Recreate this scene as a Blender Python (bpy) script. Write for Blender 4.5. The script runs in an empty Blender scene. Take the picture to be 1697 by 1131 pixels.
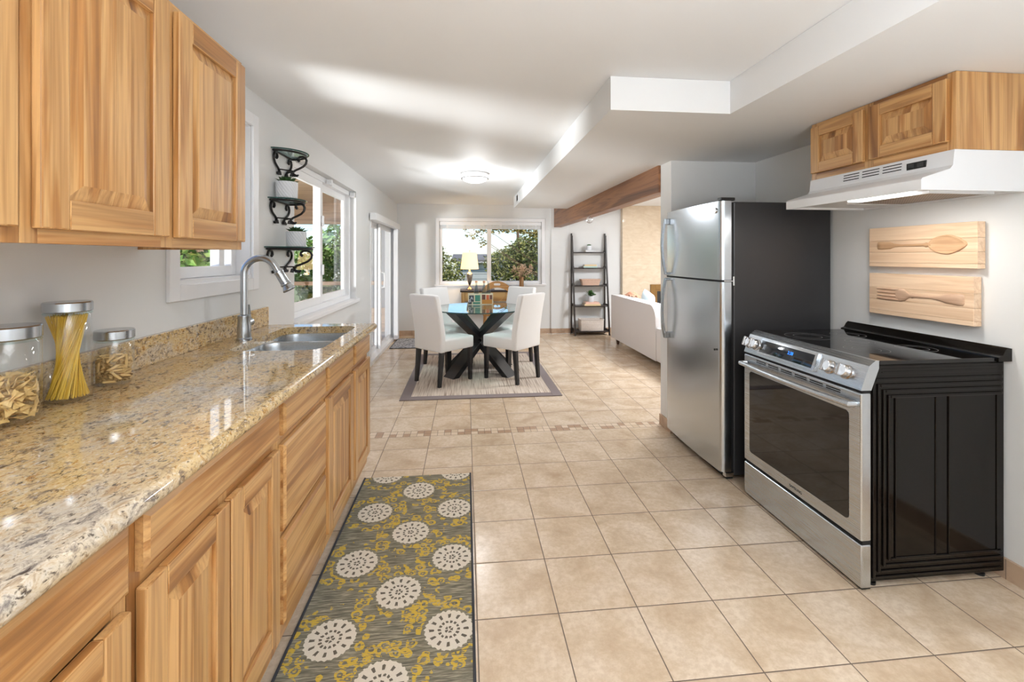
import bpy, bmesh, math, random
from mathutils import Vector, Matrix, Euler
R = math.radians
PI = math.pi
scene = bpy.context.scene
COL = scene.collection

# ---------------------------------------------------------------- camera, sky, sun, large lights, exposure
cam_d = bpy.data.cameras.new('camera')
cam_d.sensor_width = 36.0
cam_d.lens = 36.0 * 743.0 / 1697.0
cam_d.shift_y = -(565.5 - 426.0) / 1697.0
cam_d.clip_start = 0.05
cam = bpy.data.objects.new('camera', cam_d)
cam.location = (0, 0, 1.35)
cam.rotation_euler = (R(90), 0, R(-5.9))
COL.objects.link(cam)
scene.camera = cam

world = bpy.data.worlds.new('world')
scene.world = world
world.use_nodes = True
wn = world.node_tree
wn.nodes.clear()
wo = wn.nodes.new('ShaderNodeOutputWorld')
wb = wn.nodes.new('ShaderNodeBackground')
sky = wn.nodes.new('ShaderNodeTexSky')
sky.sky_type = 'NISHITA'
sky.sun_disc = False
sky.sun_elevation = R(40)
sky.sun_rotation = R(150)
sky.air_density = 1.2
sky.dust_density = 0.4
sky.ozone_density = 3.0
wb.inputs['Strength'].default_value = 0.155
tint = wn.nodes.new('ShaderNodeMix'); tint.data_type = 'RGBA'; tint.blend_type = 'MULTIPLY'
tint.inputs[0].default_value = 1.0
tint.inputs[7].default_value = (0.70, 0.80, 1.0, 1.0)
wn.links.new(sky.outputs[0], tint.inputs[6])
wn.links.new(tint.outputs[2], wb.inputs['Color'])
wn.links.new(wb.outputs[0], wo.inputs['Surface'])

def light(name, kind, loc, energy, color=(1, 1, 1), target=None, **kw):
    d = bpy.data.lights.new(name, kind)
    d.energy = energy
    d.color = color
    for k, v in kw.items():
        setattr(d, k, v)
    o = bpy.data.objects.new(name, d)
    o.location = loc
    if target is not None:
        o.rotation_euler = (Vector(target) - Vector(loc)).to_track_quat('-Z', 'Y').to_euler()
    COL.objects.link(o)
    return o

light('sun', 'SUN', (3, -4, 8), 3.0, (1.0, 0.95, 0.86), (0.6, 2.4, 0), angle=R(2))
# added fill lights behind the camera, then the living room's ceiling light
light('kitchen_ceiling_light', 'AREA', (0.55, -0.55, 2.2), 17, (0.92, 0.965, 1.0), (0.55, -0.50, 0), shape='RECTANGLE', size=1.5, size_y=1.2)  # unseen fill added to brighten the kitchen
light('kitchen_uplight', 'AREA', (0.5, -0.75, 1.15), 64, (0.89, 0.95, 1.0), (0.5, -0.74, 2.26), shape='DISK', size=1.2)  # added upward fill, stands in for flash bounced off the ceiling
light('living_ceiling_light', 'AREA', (3.2, 5.4, 2.18), 72, (0.94, 0.97, 1.0), (3.2, 5.4, 0), shape='DISK', size=0.8)
# added unseen lamp for sun glare, throws streaks on the ceiling through the windows
light('patio_glare', 'AREA', (-4.2, 0.8, 0.5), 270, (1.0, 1.0, 1.0), (-1.1, 2.6, 1.75), shape='DISK', size=0.9)
# daylight portals in the three window openings
def portal(name, loc, target, sx, sy):
    o = light(name, 'AREA', loc, 1, target=target, shape='RECTANGLE', size=sx, size_y=sy)
    try:
        o.data.cycles.is_portal = True
    except Exception:
        pass
    return o
portal('portal_sink_window', (-1.30, 2.255, 1.64), (0, 2.255, 1.64), 0.62, 0.82)
portal('portal_big_window', (-1.30, 4.06, 1.47), (0, 4.06, 1.47), 1.75, 1.16)
portal('portal_slider', (-1.30, 6.56, 0.95), (0, 6.56, 0.95), 1.9, 1.9)
portal('portal_back_window', (0.44, 7.97, 1.40), (0.44, 0, 1.40), 1.75, 1.05)

vs = scene.view_settings
vs.view_transform = 'Standard'
vs.look = 'None'
vs.exposure = 0.55
vs.gamma = 1.0
vs.use_curve_mapping = False
cy = scene.cycles
cy.use_denoising = True
cy.max_bounces = 9
cy.diffuse_bounces = 5
cy.glossy_bounces = 4
cy.transparent_max_bounces = 16
cy.sample_clamp_indirect = 6.0
cy.caustics_reflective = False
cy.caustics_refractive = False

# ---------------------------------------------------------------- colours and materials
def lin(c):
    c = c / 255.0
    return c / 12.92 if c <= 0.04045 else ((c + 0.055) / 1.055) ** 2.4
def rgb(r, g, b):
    return (lin(r), lin(g), lin(b), 1.0)

class NT:
    def __init__(s, name):
        s.m = bpy.data.materials.new(name)
        s.m.use_nodes = True
        s.t = s.m.node_tree
        s.t.nodes.clear()
        s.out = s.t.nodes.new('ShaderNodeOutputMaterial')
    def n(s, typ, **kw):
        nd = s.t.nodes.new(typ)
        for k, v in kw.items():
            setattr(nd, k, v)
        return nd
    def put(s, sock, val):
        if hasattr(val, 'outputs'):
            val = val.outputs[0]
        if isinstance(val, bpy.types.NodeSocket):
            s.t.links.new(val, sock)
        else:
            sock.default_value = val
    def math(s, op, a, b=0.0, c=None, clamp=False):
        nd = s.n('ShaderNodeMath', operation=op, use_clamp=clamp)
        s.put(nd.inputs[0], a)
        s.put(nd.inputs[1], b)
        if c is not None:
            s.put(nd.inputs[2], c)
        return nd.outputs[0]
    def mix(s, fac, a, b, blend='MIX'):
        nd = s.n('ShaderNodeMix', data_type='RGBA', blend_type=blend)
        s.put(nd.inputs[0], fac)
        s.put(nd.inputs[6], a)
        s.put(nd.inputs[7], b)
        return nd.outputs[2]
    def ramp(s, fac, stops, interp='LINEAR'):
        nd = s.n('ShaderNodeValToRGB')
        cr = nd.color_ramp
        cr.interpolation = interp
        while len(cr.elements) < len(stops):
            cr.elements.new(0.5)
        for e, (p, c) in zip(cr.elements, stops):
            e.position = p
            e.color = c if len(c) == 4 else (*c, 1)
        s.put(nd.inputs[0], fac)
        return nd.outputs[0]
    def noise(s, vec, scale, detail=3.0, rough=0.5, dist=0.0):
        nd = s.n('ShaderNodeTexNoise')
        s.put(nd.inputs['Vector'], vec)
        nd.inputs['Scale'].default_value = scale
        nd.inputs['Detail'].default_value = detail
        nd.inputs['Roughness'].default_value = rough
        nd.inputs['Distortion'].default_value = dist
        return nd.outputs[0]
    def voro(s, vec, scale, feature='F1', out=0):
        nd = s.n('ShaderNodeTexVoronoi', feature=feature)
        s.put(nd.inputs['Vector'], vec)
        nd.inputs['Scale'].default_value = scale
        return nd.outputs[out]
    def obj(s):
        return s.n('ShaderNodeTexCoord').outputs['Object']
    def pos(s):
        return s.n('ShaderNodeNewGeometry').outputs['Position']
    def island(s):
        return s.n('ShaderNodeNewGeometry').outputs['Random Per Island']
    def vmul(s, v, k):
        nd = s.n('ShaderNodeVectorMath', operation='MULTIPLY')
        s.put(nd.inputs[0], v)
        nd.inputs[1].default_value = k
        return nd.outputs[0]
    def vadd(s, a, b):
        nd = s.n('ShaderNodeVectorMath', operation='ADD')
        s.put(nd.inputs[0], a)
        s.put(nd.inputs[1], b)
        return nd.outputs[0]
    def xyz(s, v):
        nd = s.n('ShaderNodeSeparateXYZ')
        s.put(nd.inputs[0], v)
        return nd.outputs
    def comb(s, x, y, z):
        nd = s.n('ShaderNodeCombineXYZ')
        s.put(nd.inputs[0], x); s.put(nd.inputs[1], y); s.put(nd.inputs[2], z)
        return nd.outputs[0]
    def bump(s, h, strength=0.2, dist=0.002):
        nd = s.n('ShaderNodeBump')
        nd.inputs['Strength'].default_value = strength
        nd.inputs['Distance'].default_value = dist
        s.put(nd.inputs['Height'], h)
        return nd.outputs[0]
    def bsdf(s, color, rough=0.5, metal=0.0, normal=None, spec=0.5, coat=0.0, coat_rough=0.05, emit=None, emit_s=0.0, aniso=0.0, sheen=0.0):
        nd = s.n('ShaderNodeBsdfPrincipled')
        s.put(nd.inputs['Base Color'], color)
        s.put(nd.inputs['Roughness'], rough)
        s.put(nd.inputs['Metallic'], metal)
        nd.inputs['Specular IOR Level'].default_value = spec
        nd.inputs['Coat Weight'].default_value = coat
        nd.inputs['Coat Roughness'].default_value = coat_rough
        nd.inputs['Anisotropic'].default_value = aniso
        nd.inputs['Sheen Weight'].default_value = sheen
        if normal is not None:
            s.put(nd.inputs['Normal'], normal)
        if emit is not None:
            s.put(nd.inputs['Emission Color'], emit)
            nd.inputs['Emission Strength'].default_value = emit_s
        s.t.links.new(nd.outputs[0], s.out.inputs['Surface'])
        return nd

def plain(name, c, rough=0.5, metal=0.0, **kw):
    t = NT(name)
    t.bsdf(c, rough, metal, **kw)
    return t.m

def paint(name, c, rough=0.6):
    t = NT(name)
    n1 = t.noise(t.pos(), 90, 3)
    t.bsdf(c, rough, normal=t.bump(n1, 0.06, 0.001), spec=0.3)
    return t.m

def wood(name, axis, light_c, mid_c, dark_c, streak=0.62, rough=0.34, tint=0.16, scale=1.0):
    """plank wood: grain runs along `axis`, every board (mesh island) gets its own piece of grain and its own tone"""
    t = NT(name)
    isl = t.island()
    off = t.comb(t.math('MULTIPLY', isl, 37.0), t.math('MULTIPLY', isl, 91.0), t.math('MULTIPLY', isl, 53.0))
    k = [9.0 * scale] * 3
    k[axis] = 0.55 * scale
    v = t.vadd(t.vmul(t.obj(), k), off)
    big = t.noise(v, 1.0, 4, 0.55, 0.9)
    k2 = [170.0 * scale] * 3
    k2[axis] = 3.0 * scale
    v2 = t.vadd(t.vmul(t.obj(), k2), off)
    fine = t.noise(v2, 1.0, 3, 0.6)
    k3 = [26.0 * scale] * 3
    k3[axis] = 1.1 * scale
    v3 = t.vadd(t.vmul(t.obj(), k3), off)
    med = t.noise(v3, 1.0, 3, 0.5, 1.2)
    c1 = t.ramp(big, [(0.32, mid_c), (0.46, light_c), (0.54, light_c), (streak - 0.03, mid_c), (streak + 0.10, dark_c)])
    c2 = t.mix(t.ramp(med, [(0.50, (0, 0, 0, 1)), (0.60, (0.42, 0.42, 0.42, 1)), (0.72, (0.75, 0.75, 0.75, 1))]), c1, tuple(0.55 * a + 0.45 * b for a, b in zip(mid_c, dark_c)))
    c3 = t.mix(t.ramp(fine, [(0.35, (0.22, 0.22, 0.22, 1)), (0.55, (0, 0, 0, 1))]), c2, dark_c)
    hsv = t.n('ShaderNodeHueSaturation')
    t.put(hsv.inputs['Color'], c3)
    t.put(hsv.inputs['Value'], t.math('ADD', 1.0 - tint / 2, t.math('MULTIPLY', isl, tint)))
    t.bsdf(hsv.outputs[0], rough, normal=t.bump(fine, 0.08, 0.001), coat=0.25, coat_rough=0.2)
    return t.m

M = {}
M['wall'] = paint('wall paint', rgb(224, 225, 225))
M['ceil'] = paint('ceiling paint', rgb(232, 233, 234))
M['trim'] = plain('white trim', rgb(236, 237, 240), 0.4)
M['vinyl'] = plain('white vinyl', rgb(240, 241, 243), 0.35)
HL, HM, HD = rgb(206, 161, 106), rgb(178, 125, 70), rgb(100, 60, 30)
for i, a in enumerate('xyz'):
    M['wood_' + a] = wood('hickory grain ' + a, i, HL, HM, HD)
    M['oak_' + a] = wood('pale desk oak ' + a, i, rgb(205, 170, 110), rgb(184, 146, 88), rgb(140, 104, 58))
    M['pale_' + a] = wood('pale plaque wood ' + a, i, rgb(236, 208, 178), rgb(224, 190, 156), rgb(190, 148, 112), streak=0.7, tint=0.10, rough=0.5)
    M['beam_' + a] = wood('old beam wood ' + a, i, rgb(150, 102, 66), rgb(126, 82, 52), rgb(84, 52, 32), rough=0.6)
    M['honey_' + a] = wood('honey chair wood ' + a, i, rgb(188, 140, 82), rgb(168, 120, 66), rgb(122, 82, 42), rough=0.4, scale=1.5)
    M['patio_' + a] = wood('patio timber ' + a, i, rgb(226, 188, 146), rgb(208, 164, 120), rgb(160, 118, 80), rough=0.6)
M['black_wood'] = plain('black stained wood', rgb(26, 26, 29), 0.35, coat=0.2, coat_rough=0.2)
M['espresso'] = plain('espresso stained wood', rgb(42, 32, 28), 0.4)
M['leg_brown'] = plain('walnut leg', rgb(86, 60, 44), 0.4)
M['black'] = plain('black plastic', rgb(16, 16, 17), 0.4)
M['blackgloss'] = plain('black enamel', rgb(15, 12, 10), 0.10, spec=0.28)
M['blackglass'] = plain('black glass', rgb(7, 7, 8), 0.03, spec=0.55)
M['ovenglass'] = plain('dark oven glass', rgb(14, 14, 15), 0.04, spec=0.7)
M['ring'] = plain('burner ring print', rgb(120, 120, 122), 0.3)
M['chrome'] = plain('polished steel', (0.62, 0.62, 0.63, 1), 0.16, 1.0)
M['screen'] = plain('display glass', rgb(24, 32, 42), 0.06, spec=0.6)
M['digit'] = plain('blue digits', rgb(20, 60, 140), 0.5, emit=rgb(40, 130, 255), emit_s=2.0)
M['dark'] = plain('dark gap', rgb(10, 10, 11), 0.7)
M['iron'] = plain('black wrought iron', rgb(34, 32, 33), 0.42, 0.4)
M['hoodwhite'] = plain('white enamel hood', rgb(225, 226, 228), 0.3)
M['fridge_side'] = None
t = NT('dark textured fridge side'); t.bsdf(rgb(46, 46, 48), 0.36, normal=t.bump(t.noise(t.obj(), 420, 2), 0.35, 0.001)); M['fridge_side'] = t.m

def steel(name, axis, base=0.60, rough=0.27):
    t = NT(name)
    k = [1600.0] * 3
    k[axis] = 5.0
    n1 = t.noise(t.vmul(t.obj(), k), 1.0, 2)
    kk = [5.0] * 3
    r = t.math('ADD', rough - 0.02, t.math('MULTIPLY', n1, 0.04))
    t.bsdf((base * 0.945, base, base * 1.06, 1), r, 1.0, normal=t.bump(n1, 0.012, 0.0005))
    return t.m
M['steel_y'] = steel('brushed steel y', 1)
M['steel_z'] = steel('brushed steel z', 2, 0.58, 0.24)
M['steel_handle'] = steel('handle steel', 2, 0.40, 0.26)
M['steel_dark'] = steel('shadow steel', 1, 0.33, 0.3)  # darker steel for the badge ring
M['nickel'] = steel('brushed nickel', 2, 0.52, 0.24)
M['lid'] = steel('jar lid steel', 2, 0.55, 0.25)

def glass(name, tint=(1, 1, 1), refl=0.9, base=0.03):
    t = NT(name)
    lw = t.n('ShaderNodeLayerWeight')
    lw.inputs['Blend'].default_value = 0.5
    f = t.math('ADD', base, t.math('MULTIPLY', t.math('POWER', lw.outputs['Facing'], 4.0), refl), clamp=True)
    tr = t.n('ShaderNodeBsdfTransparent'); tr.inputs[0].default_value = (*tint, 1)
    gl = t.n('ShaderNodeBsdfGlossy'); gl.inputs['Roughness'].default_value = 0.015
    gl.inputs[0].default_value = (1, 1, 1, 1)
    mx = t.n('ShaderNodeMixShader')
    t.put(mx.inputs[0], f)
    t.t.links.new(tr.outputs[0], mx.inputs[1]); t.t.links.new(gl.outputs[0], mx.inputs[2])
    t.t.links.new(mx.outputs[0], t.out.inputs['Surface'])
    return t.m
M['pane'] = glass('window glass', (0.97, 0.98, 0.98), 0.5, 0.012)
M['jarglass'] = glass('jar glass', (0.985, 0.99, 0.99), 0.6)
M['tableglass'] = glass('table glass', (0.80, 0.93, 0.91), 0.95)
M['bottleglass'] = glass('bottle glass', (0.66, 0.74, 0.77), 1.0)
M['shelfglass'] = glass('shelf glass', (0.82, 0.92, 0.92), 0.9)
M['glassedge'] = plain('green glass edge', rgb(34, 74, 72), 0.08)

def fabric(name, c, scale=900, b=0.25):
    t = NT(name)
    n1 = t.noise(t.obj(), scale, 2)
    cc = t.mix(t.math('MULTIPLY', n1, 0.25), c, tuple(x * 0.8 for x in c[:3]) + (1,))
    t.bsdf(cc, 0.9, normal=t.bump(n1, b, 0.001), sheen=0.1, spec=0.2)
    return t.m
M['linen'] = fabric('white chair fabric', rgb(238, 237, 236))
M['sofa'] = fabric('off white sofa fabric', rgb(234, 231, 231))
M['blue_pillow'] = fabric('pale blue pillow fabric', rgb(205, 222, 228))
M['pink_throw'] = fabric('salmon throw', rgb(214, 160, 132))
M['white_ceramic'] = plain('white ceramic', rgb(222, 226, 232), 0.35)
t = NT('ribbed white ceramic')
px = t.xyz(t.obj())
w = t.math('SINE', t.math('ADD', t.math('MULTIPLY', t.math('ARCTAN2', px[1], px[0]), 22.0), t.math('MULTIPLY', px[2], 260.0)))
t.bsdf(t.mix(t.math('MULTIPLY', t.math('ADD', w, 1.0), 0.2), rgb(226, 229, 235), rgb(196, 200, 208)), 0.45, normal=t.bump(w, 0.4, 0.002))
M['ribbed'] = t.m
M['leaf'] = plain('succulent green', rgb(58, 92, 50), 0.5)
M['leaf2'] = plain('dark plant green', rgb(66, 108, 52), 0.5)
M['soil'] = plain('soil', rgb(60, 46, 36), 0.9)
M['shade'] = plain('lit lamp shade', rgb(240, 215, 175), 0.8, emit=rgb(255, 214, 150), emit_s=1.1)
M['bulbwhite'] = plain('lit white diffuser', rgb(250, 250, 248), 0.6, emit=(1, 0.98, 0.95, 1), emit_s=3.0)
M['hoodlamp'] = plain('lit hood lens', rgb(250, 250, 248), 0.5, emit=(1, 0.97, 0.93, 1), emit_s=3.0)
t = NT('hood grease filter')
g = t.n('ShaderNodeTexChecker'); g.inputs['Scale'].default_value = 160.0
t.put(g.inputs['Vector'], t.obj())
t.bsdf(t.mix(g.outputs['Fac'], rgb(150, 128, 104), rgb(92, 76, 60)), 0.4, 0.6)
M['filter'] = t.m
M['brass'] = plain('antique brass', rgb(150, 116, 70), 0.35, 0.7)
M['firebox'] = plain('firebox black', rgb(24, 22, 20), 0.6)
M['paper'] = plain('paper', rgb(236, 234, 228), 0.7)
M['cord'] = plain('white cord', rgb(228, 226, 222), 0.5)
M['copper'] = plain('bottle cap copper', rgb(196, 150, 120), 0.35, 0.5)
for nm, c in dict(book_cream=(232, 222, 200), book_teal=(170, 196, 190), book_tan=(216, 192, 150), book_red=(120, 44, 40), book_pink=(226, 186, 168), book_grey=(205, 207, 210)).items():
    M[nm] = plain(nm.replace('_', ' '), rgb(*c), 0.6)
for nm, c in dict(box_dark=(52, 62, 66), box_teal=(58, 128, 108), box_cream=(222, 214, 184), box_amber=(190, 132, 56), box_brown=(104, 62, 44), box_orange=(206, 104, 66)).items():
    M[nm] = plain(nm.replace('_', ' '), rgb(*c), 0.45)

def wicker(name, a, b):
    t = NT(name)
    w1 = t.n('ShaderNodeTexWave', bands_direction='Z'); w1.inputs['Scale'].default_value = 22; w1.inputs['Distortion'].default_value = 5.0; w1.inputs['Detail Scale'].default_value = 6.0
    t.put(w1.inputs['Vector'], t.obj())
    nz = t.noise(t.vmul(t.obj(), (60, 60, 140)), 1.0, 2)
    t.bsdf(t.mix(t.math('MULTIPLY', t.math('ADD', w1.outputs['Fac'], nz), 0.5), a, b), 0.8, normal=t.bump(w1.outputs['Fac'], 0.8, 0.004))
    return t.m
M['wicker_pink'] = wicker('blush wicker', rgb(236, 206, 188), rgb(196, 158, 136))
M['wicker_white'] = wicker('whitewashed wicker', rgb(244, 236, 228), rgb(206, 190, 178))

# ---- granite
t = NT('speckled granite')
p = t.pos()
rot = t.n('ShaderNodeMapping'); rot.inputs['Rotation'].default_value = (0, 0, R(35)); rot.inputs['Scale'].default_value = (1.0, 0.72, 1.0)
t.put(rot.inputs['Vector'], p); q = rot.outputs[0]
n_big = t.noise(q, 4.0, 4, 0.6, 1.0)
n_mid = t.noise(q, 40.0, 6, 0.72, 0.9)
n_fin = t.noise(q, 95.0, 4, 0.7, 0.4)
base = t.ramp(n_mid, [(0.30, rgb(92, 82, 74)), (0.39, rgb(150, 126, 98)), (0.46, rgb(204, 172, 118)), (0.54, rgb(216, 190, 144)), (0.60, rgb(190, 146, 80)), (0.68, rgb(152, 106, 56)), (0.80, rgb(220, 208, 188))])
grey = t.ramp(n_mid, [(0.30, rgb(84, 80, 80)), (0.40, rgb(140, 132, 126)), (0.50, rgb(200, 190, 176)), (0.60, rgb(186, 170, 148)), (0.72, rgb(140, 122, 106))])
c = t.mix(t.ramp(n_big, [(0.48, (0, 0, 0, 1)), (0.68, (0.9, 0.9, 0.9, 1))]), base, grey)
spk = t.ramp(n_fin, [(0.34, (1, 1, 1, 1)), (0.45, (0, 0, 0, 1))])
c = t.mix(t.math('MULTIPLY', spk, 0.9), c, rgb(62, 50, 44))
lit = t.ramp(t.noise(q, 150.0, 2), [(0.58, (0, 0, 0, 1)), (0.68, (0.6, 0.6, 0.6, 1))])
c = t.mix(lit, c, rgb(228, 216, 196))
t.bsdf(c, 0.06, spec=0.5, coat=0.3, coat_rough=0.03)
M['granite'] = t.m

# ---- floor tiles with the mosaic strip
TS, GX, GY, MY0, MY1 = 0.3072, 0.0425, 3.206, 3.425, 3.532
t = NT('beige ceramic floor tile')
p = t.pos()
x, y, z = t.xyz(p)[0:3]
far = t.math('GREATER_THAN', y, MY1)
y_near = t.math('SUBTRACT', y, GY)
y_far = t.math('SUBTRACT', y, MY1)
yy = t.math('ADD', t.math('MULTIPLY', far, y_far), t.math('MULTIPLY', t.math('SUBTRACT', 1.0, far), y_near))
xx = t.math('SUBTRACT', x, GX)
def cell(v, size):
    q = t.math('DIVIDE', v, size)
    fl = t.math('FLOOR', q)
    fr = t.math('SUBTRACT', q, fl)
    edge = t.math('MULTIPLY', t.math('MINIMUM', fr, t.math('SUBTRACT', 1.0, fr)), size)
    return fl, edge
fx, ex = cell(xx, TS)
fy, ey = cell(yy, TS)
edge = t.math('MINIMUM', ex, ey)
strip = t.math('MULTIPLY', t.math('GREATER_THAN', y, MY0), t.math('LESS_THAN', y, MY1))
sx, sex = cell(xx, TS / 6.0)
sy, sey = cell(t.math('SUBTRACT', y, MY0), (MY1 - MY0) / 2.0)
sedge = t.math('MINIMUM', sex, sey)
eborder = t.math('MINIMUM', t.math('ABSOLUTE', t.math('SUBTRACT', y, MY0)), t.math('ABSOLUTE', t.math('SUBTRACT', y, MY1)))
edge = t.math('MINIMUM', edge, eborder)
edge = t.math('ADD', t.math('MULTIPLY', strip, sedge), t.math('MULTIPLY', t.math('SUBTRACT', 1.0, strip), edge))
wn_ = t.n('ShaderNodeTexWhiteNoise', noise_dimensions='3D')
t.put(wn_.inputs['Vector'], t.comb(fx, fy, far))
rnd = wn_.outputs['Value']
ws = t.n('ShaderNodeTexWhiteNoise', noise_dimensions='3D')
t.put(ws.inputs['Vector'], t.comb(sx, sy, 7.0))
pv = t.vadd(p, t.comb(t.math('MULTIPLY', rnd, 13.0), t.math('MULTIPLY', rnd, 29.0), 0.0))
n1 = t.noise(pv, 4.5, 5, 0.6, 0.4)
n2 = t.noise(pv, 40, 4, 0.7)
tile = t.ramp(n1, [(0.30, rgb(192, 168, 142)), (0.48, rgb(216, 195, 169)), (0.62, rgb(229, 211, 189))])
tile = t.mix(t.ramp(n2, [(0.40, (0.35, 0.35, 0.35, 1)), (0.60, (0, 0, 0, 1))]), tile, rgb(186, 156, 126))
tile = t.mix(t.math('MULTIPLY', rnd, 0.16), tile, rgb(196, 168, 140))
mos = t.ramp(ws.outputs['Value'], [(0.0, rgb(222, 200, 174)), (0.45, rgb(210, 186, 158)), (0.62, rgb(176, 140, 112)), (1.0, rgb(160, 126, 100))], 'CONSTANT')
mos = t.mix(t.math('MULTIPLY', n2, 0.3), mos, rgb(226, 208, 186))
col = t.mix(strip, tile, mos)
gw = t.math('SUBTRACT', 0.0021, t.math('MULTIPLY', strip, 0.0006))
gr = t.math('LESS_THAN', edge, gw)
col = t.mix(gr, col, rgb(112, 96, 84))
hgt = t.math('MULTIPLY', t.math('MINIMUM', edge, 0.006), 160.0)
t.bsdf(col, t.math('ADD', 0.20, t.math('MULTIPLY', gr, 0.5)), normal=t.bump(t.math('ADD', hgt, t.math('MULTIPLY', n2, 0.10)), 0.25, 0.003), spec=0.4)
M['floor'] = t.m

t = NT('tile skirting')
n1 = t.noise(t.pos(), 9, 5, 0.6)
xs = t.xyz(t.pos())
_, e1 = (lambda q: (None, q))(t.math('PINGPONG', t.math('ADD', xs[0], xs[1]), 0.15))
t.bsdf(t.mix(t.math('LESS_THAN', e1, 0.0015), t.ramp(n1, [(0.3, rgb(158, 128, 104)), (0.6, rgb(190, 164, 140))]), rgb(120, 104, 92)), 0.35)
M['skirt'] = t.m

t = NT('polished beige wall tile')
p = t.pos()
n1 = t.noise(t.vmul(p, (5, 5, 12)), 1.0, 5, 0.6, 1.5)
xs = t.xyz(p)
e = t.math('MINIMUM', t.math('PINGPONG', t.math('SUBTRACT', xs[0], 2.74), 0.38), t.math('PINGPONG', xs[2], 0.6))
c = t.ramp(n1, [(0.3, rgb(212, 192, 166)), (0.5, rgb(219, 201, 176)), (0.7, rgb(226, 210, 188))])
t.bsdf(t.mix(t.math('LESS_THAN', e, 0.002), c, rgb(240, 226, 204)), 0.08)
M['walltile'] = t.m

# ---- kitchen runner
t = NT('grey and yellow medallion runner')
p = t.pos()
x, y, z = t.xyz(p)[0:3]
def lattice(x0, y0, px_, py_):
    dx = t.math('SUBTRACT', t.math('FLOORED_MODULO', t.math('ADD', t.math('SUBTRACT', x, x0), px_ / 2), px_), px_ / 2)
    dy = t.math('SUBTRACT', t.math('FLOORED_MODULO', t.math('ADD', t.math('SUBTRACT', y, y0), py_ / 2), py_), py_ / 2)
    r = t.math('SQRT', t.math('ADD', t.math('MULTIPLY', dx, dx), t.math('MULTIPLY', dy, dy)))
    return dx, dy, r
LP = 0.392
ax, ay, ar = lattice(-0.472, 2.020, 0.412, LP)
bx_, by_, br = lattice(-0.266, 1.830, 0.56, LP)
useb = t.math('LESS_THAN', br, ar)
def sel(a, b):
    return t.math('ADD', t.math('MULTIPLY', useb, b), t.math('MULTIPLY', t.math('SUBTRACT', 1.0, useb), a))
dx, dy, r = sel(ax, bx_), sel(ay, by_), sel(ar, br)
th = t.math('ARCTAN2', dy, dx)
wob = t.math('MULTIPLY', t.noise(p, 130, 2), 0.012)
rr = t.math('ADD', r, t.math('SUBTRACT', wob, 0.006))
disc = t.math('LESS_THAN', t.math('ADD', rr, t.math('MULTIPLY', t.math('SINE', t.math('MULTIPLY', th, 26.0)), 0.0025)), 0.086)
def band(rc, hw, k, thr):
    inb = t.math('LESS_THAN', t.math('ABSOLUTE', t.math('SUBTRACT', rr, rc)), hw)
    return t.math('MULTIPLY', inb, t.math('GREATER_THAN', t.math('COSINE', t.math('MULTIPLY', th, k)), thr))
marks = t.math('MAXIMUM', band(0.062, 0.009, 12.0, 0.55), t.math('MAXIMUM', band(0.034, 0.0050, 14.0, -0.35), band(0.010, 0.005, 5.0, -0.6)))
n1 = t.noise(t.vmul(p, (14, 190, 1)), 1.0, 3, 0.6)
ground = t.ramp(n1, [(0.34, rgb(94, 90, 78)), (0.50, rgb(124, 118, 102)), (0.64, rgb(166, 158, 138))])
pw = t.vadd(p, t.comb(t.math('MULTIPLY', t.noise(p, 30, 2), 0.02), t.math('MULTIPLY', t.noise(t.vadd(p, (5, 5, 5)), 30, 2), 0.02), 0.0))
f1 = t.voro(pw, 26.0, 'F1', 0)
fl = t.math('LESS_THAN', t.math('ABSOLUTE', t.math('SUBTRACT', f1, 0.40)), 0.13)
fl = t.math('MAXIMUM', fl, t.math('LESS_THAN', f1, 0.12))
zone = t.math('LESS_THAN', t.math('ABSOLUTE', t.math('SUBTRACT', rr, 0.130)), 0.032)
zone = t.math('MULTIPLY', zone, t.math('GREATER_THAN', t.noise(p, 14, 2), 0.36))
yel = t.math('MULTIPLY', t.math('MULTIPLY', fl, zone), t.math('GREATER_THAN', t.noise(t.vmul(p, (50, 190, 1)), 1.0, 2), 0.43))
c = t.mix(t.math('MULTIPLY', yel, 0.9), ground, rgb(206, 172, 66))
cream = t.mix(t.math('MULTIPLY', t.noise(p, 300, 2), 0.4), rgb(222, 212, 196), rgb(184, 172, 154))
c = t.mix(disc, c, cream)
c = t.mix(t.math('MULTIPLY', disc, marks), c, rgb(106, 98, 86))
t.bsdf(c, 0.95, normal=t.bump(t.noise(p, 500, 2), 0.4, 0.002), spec=0.15)
M['runner'] = t.m
M['runner_edge'] = fabric('charcoal rug binding', rgb(62, 62, 66))

t = NT('striped sisal rug')
p = t.pos()
n1 = t.noise(t.vmul(p, (110, 2.2, 1)), 1.0, 2, 0.6)
n2 = t.noise(t.vmul(p, (3, 300, 1)), 1.0, 2)
t.bsdf(t.mix(t.math('MULTIPLY', n2, 0.3), t.ramp(n1, [(0.34, rgb(150, 132, 118)), (0.46, rgb(206, 192, 178)), (0.62, rgb(226, 214, 202))]), rgb(190, 174, 160)), 0.95, normal=t.bump(n2, 0.3, 0.002), spec=0.1)
M['sisal'] = t.m
M['rug_border'] = fabric('mauve grey rug border', rgb(136, 124, 124))

t = NT('black and white scroll mat')
p = t.pos()
n1 = t.n('ShaderNodeTexWave', wave_type='RINGS'); n1.inputs['Scale'].default_value = 5.0; n1.inputs['Distortion'].default_value = 9.0; n1.inputs['Detail Scale'].default_value = 2.2
t.put(n1.inputs['Vector'], t.vmul(p, (2.2, 2.2, 1)))
t.bsdf(t.ramp(n1.outputs['Fac'], [(0.44, rgb(40, 42, 54)), (0.52, rgb(214, 216, 222))]), 0.9)
M['scroll'] = t.m

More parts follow.
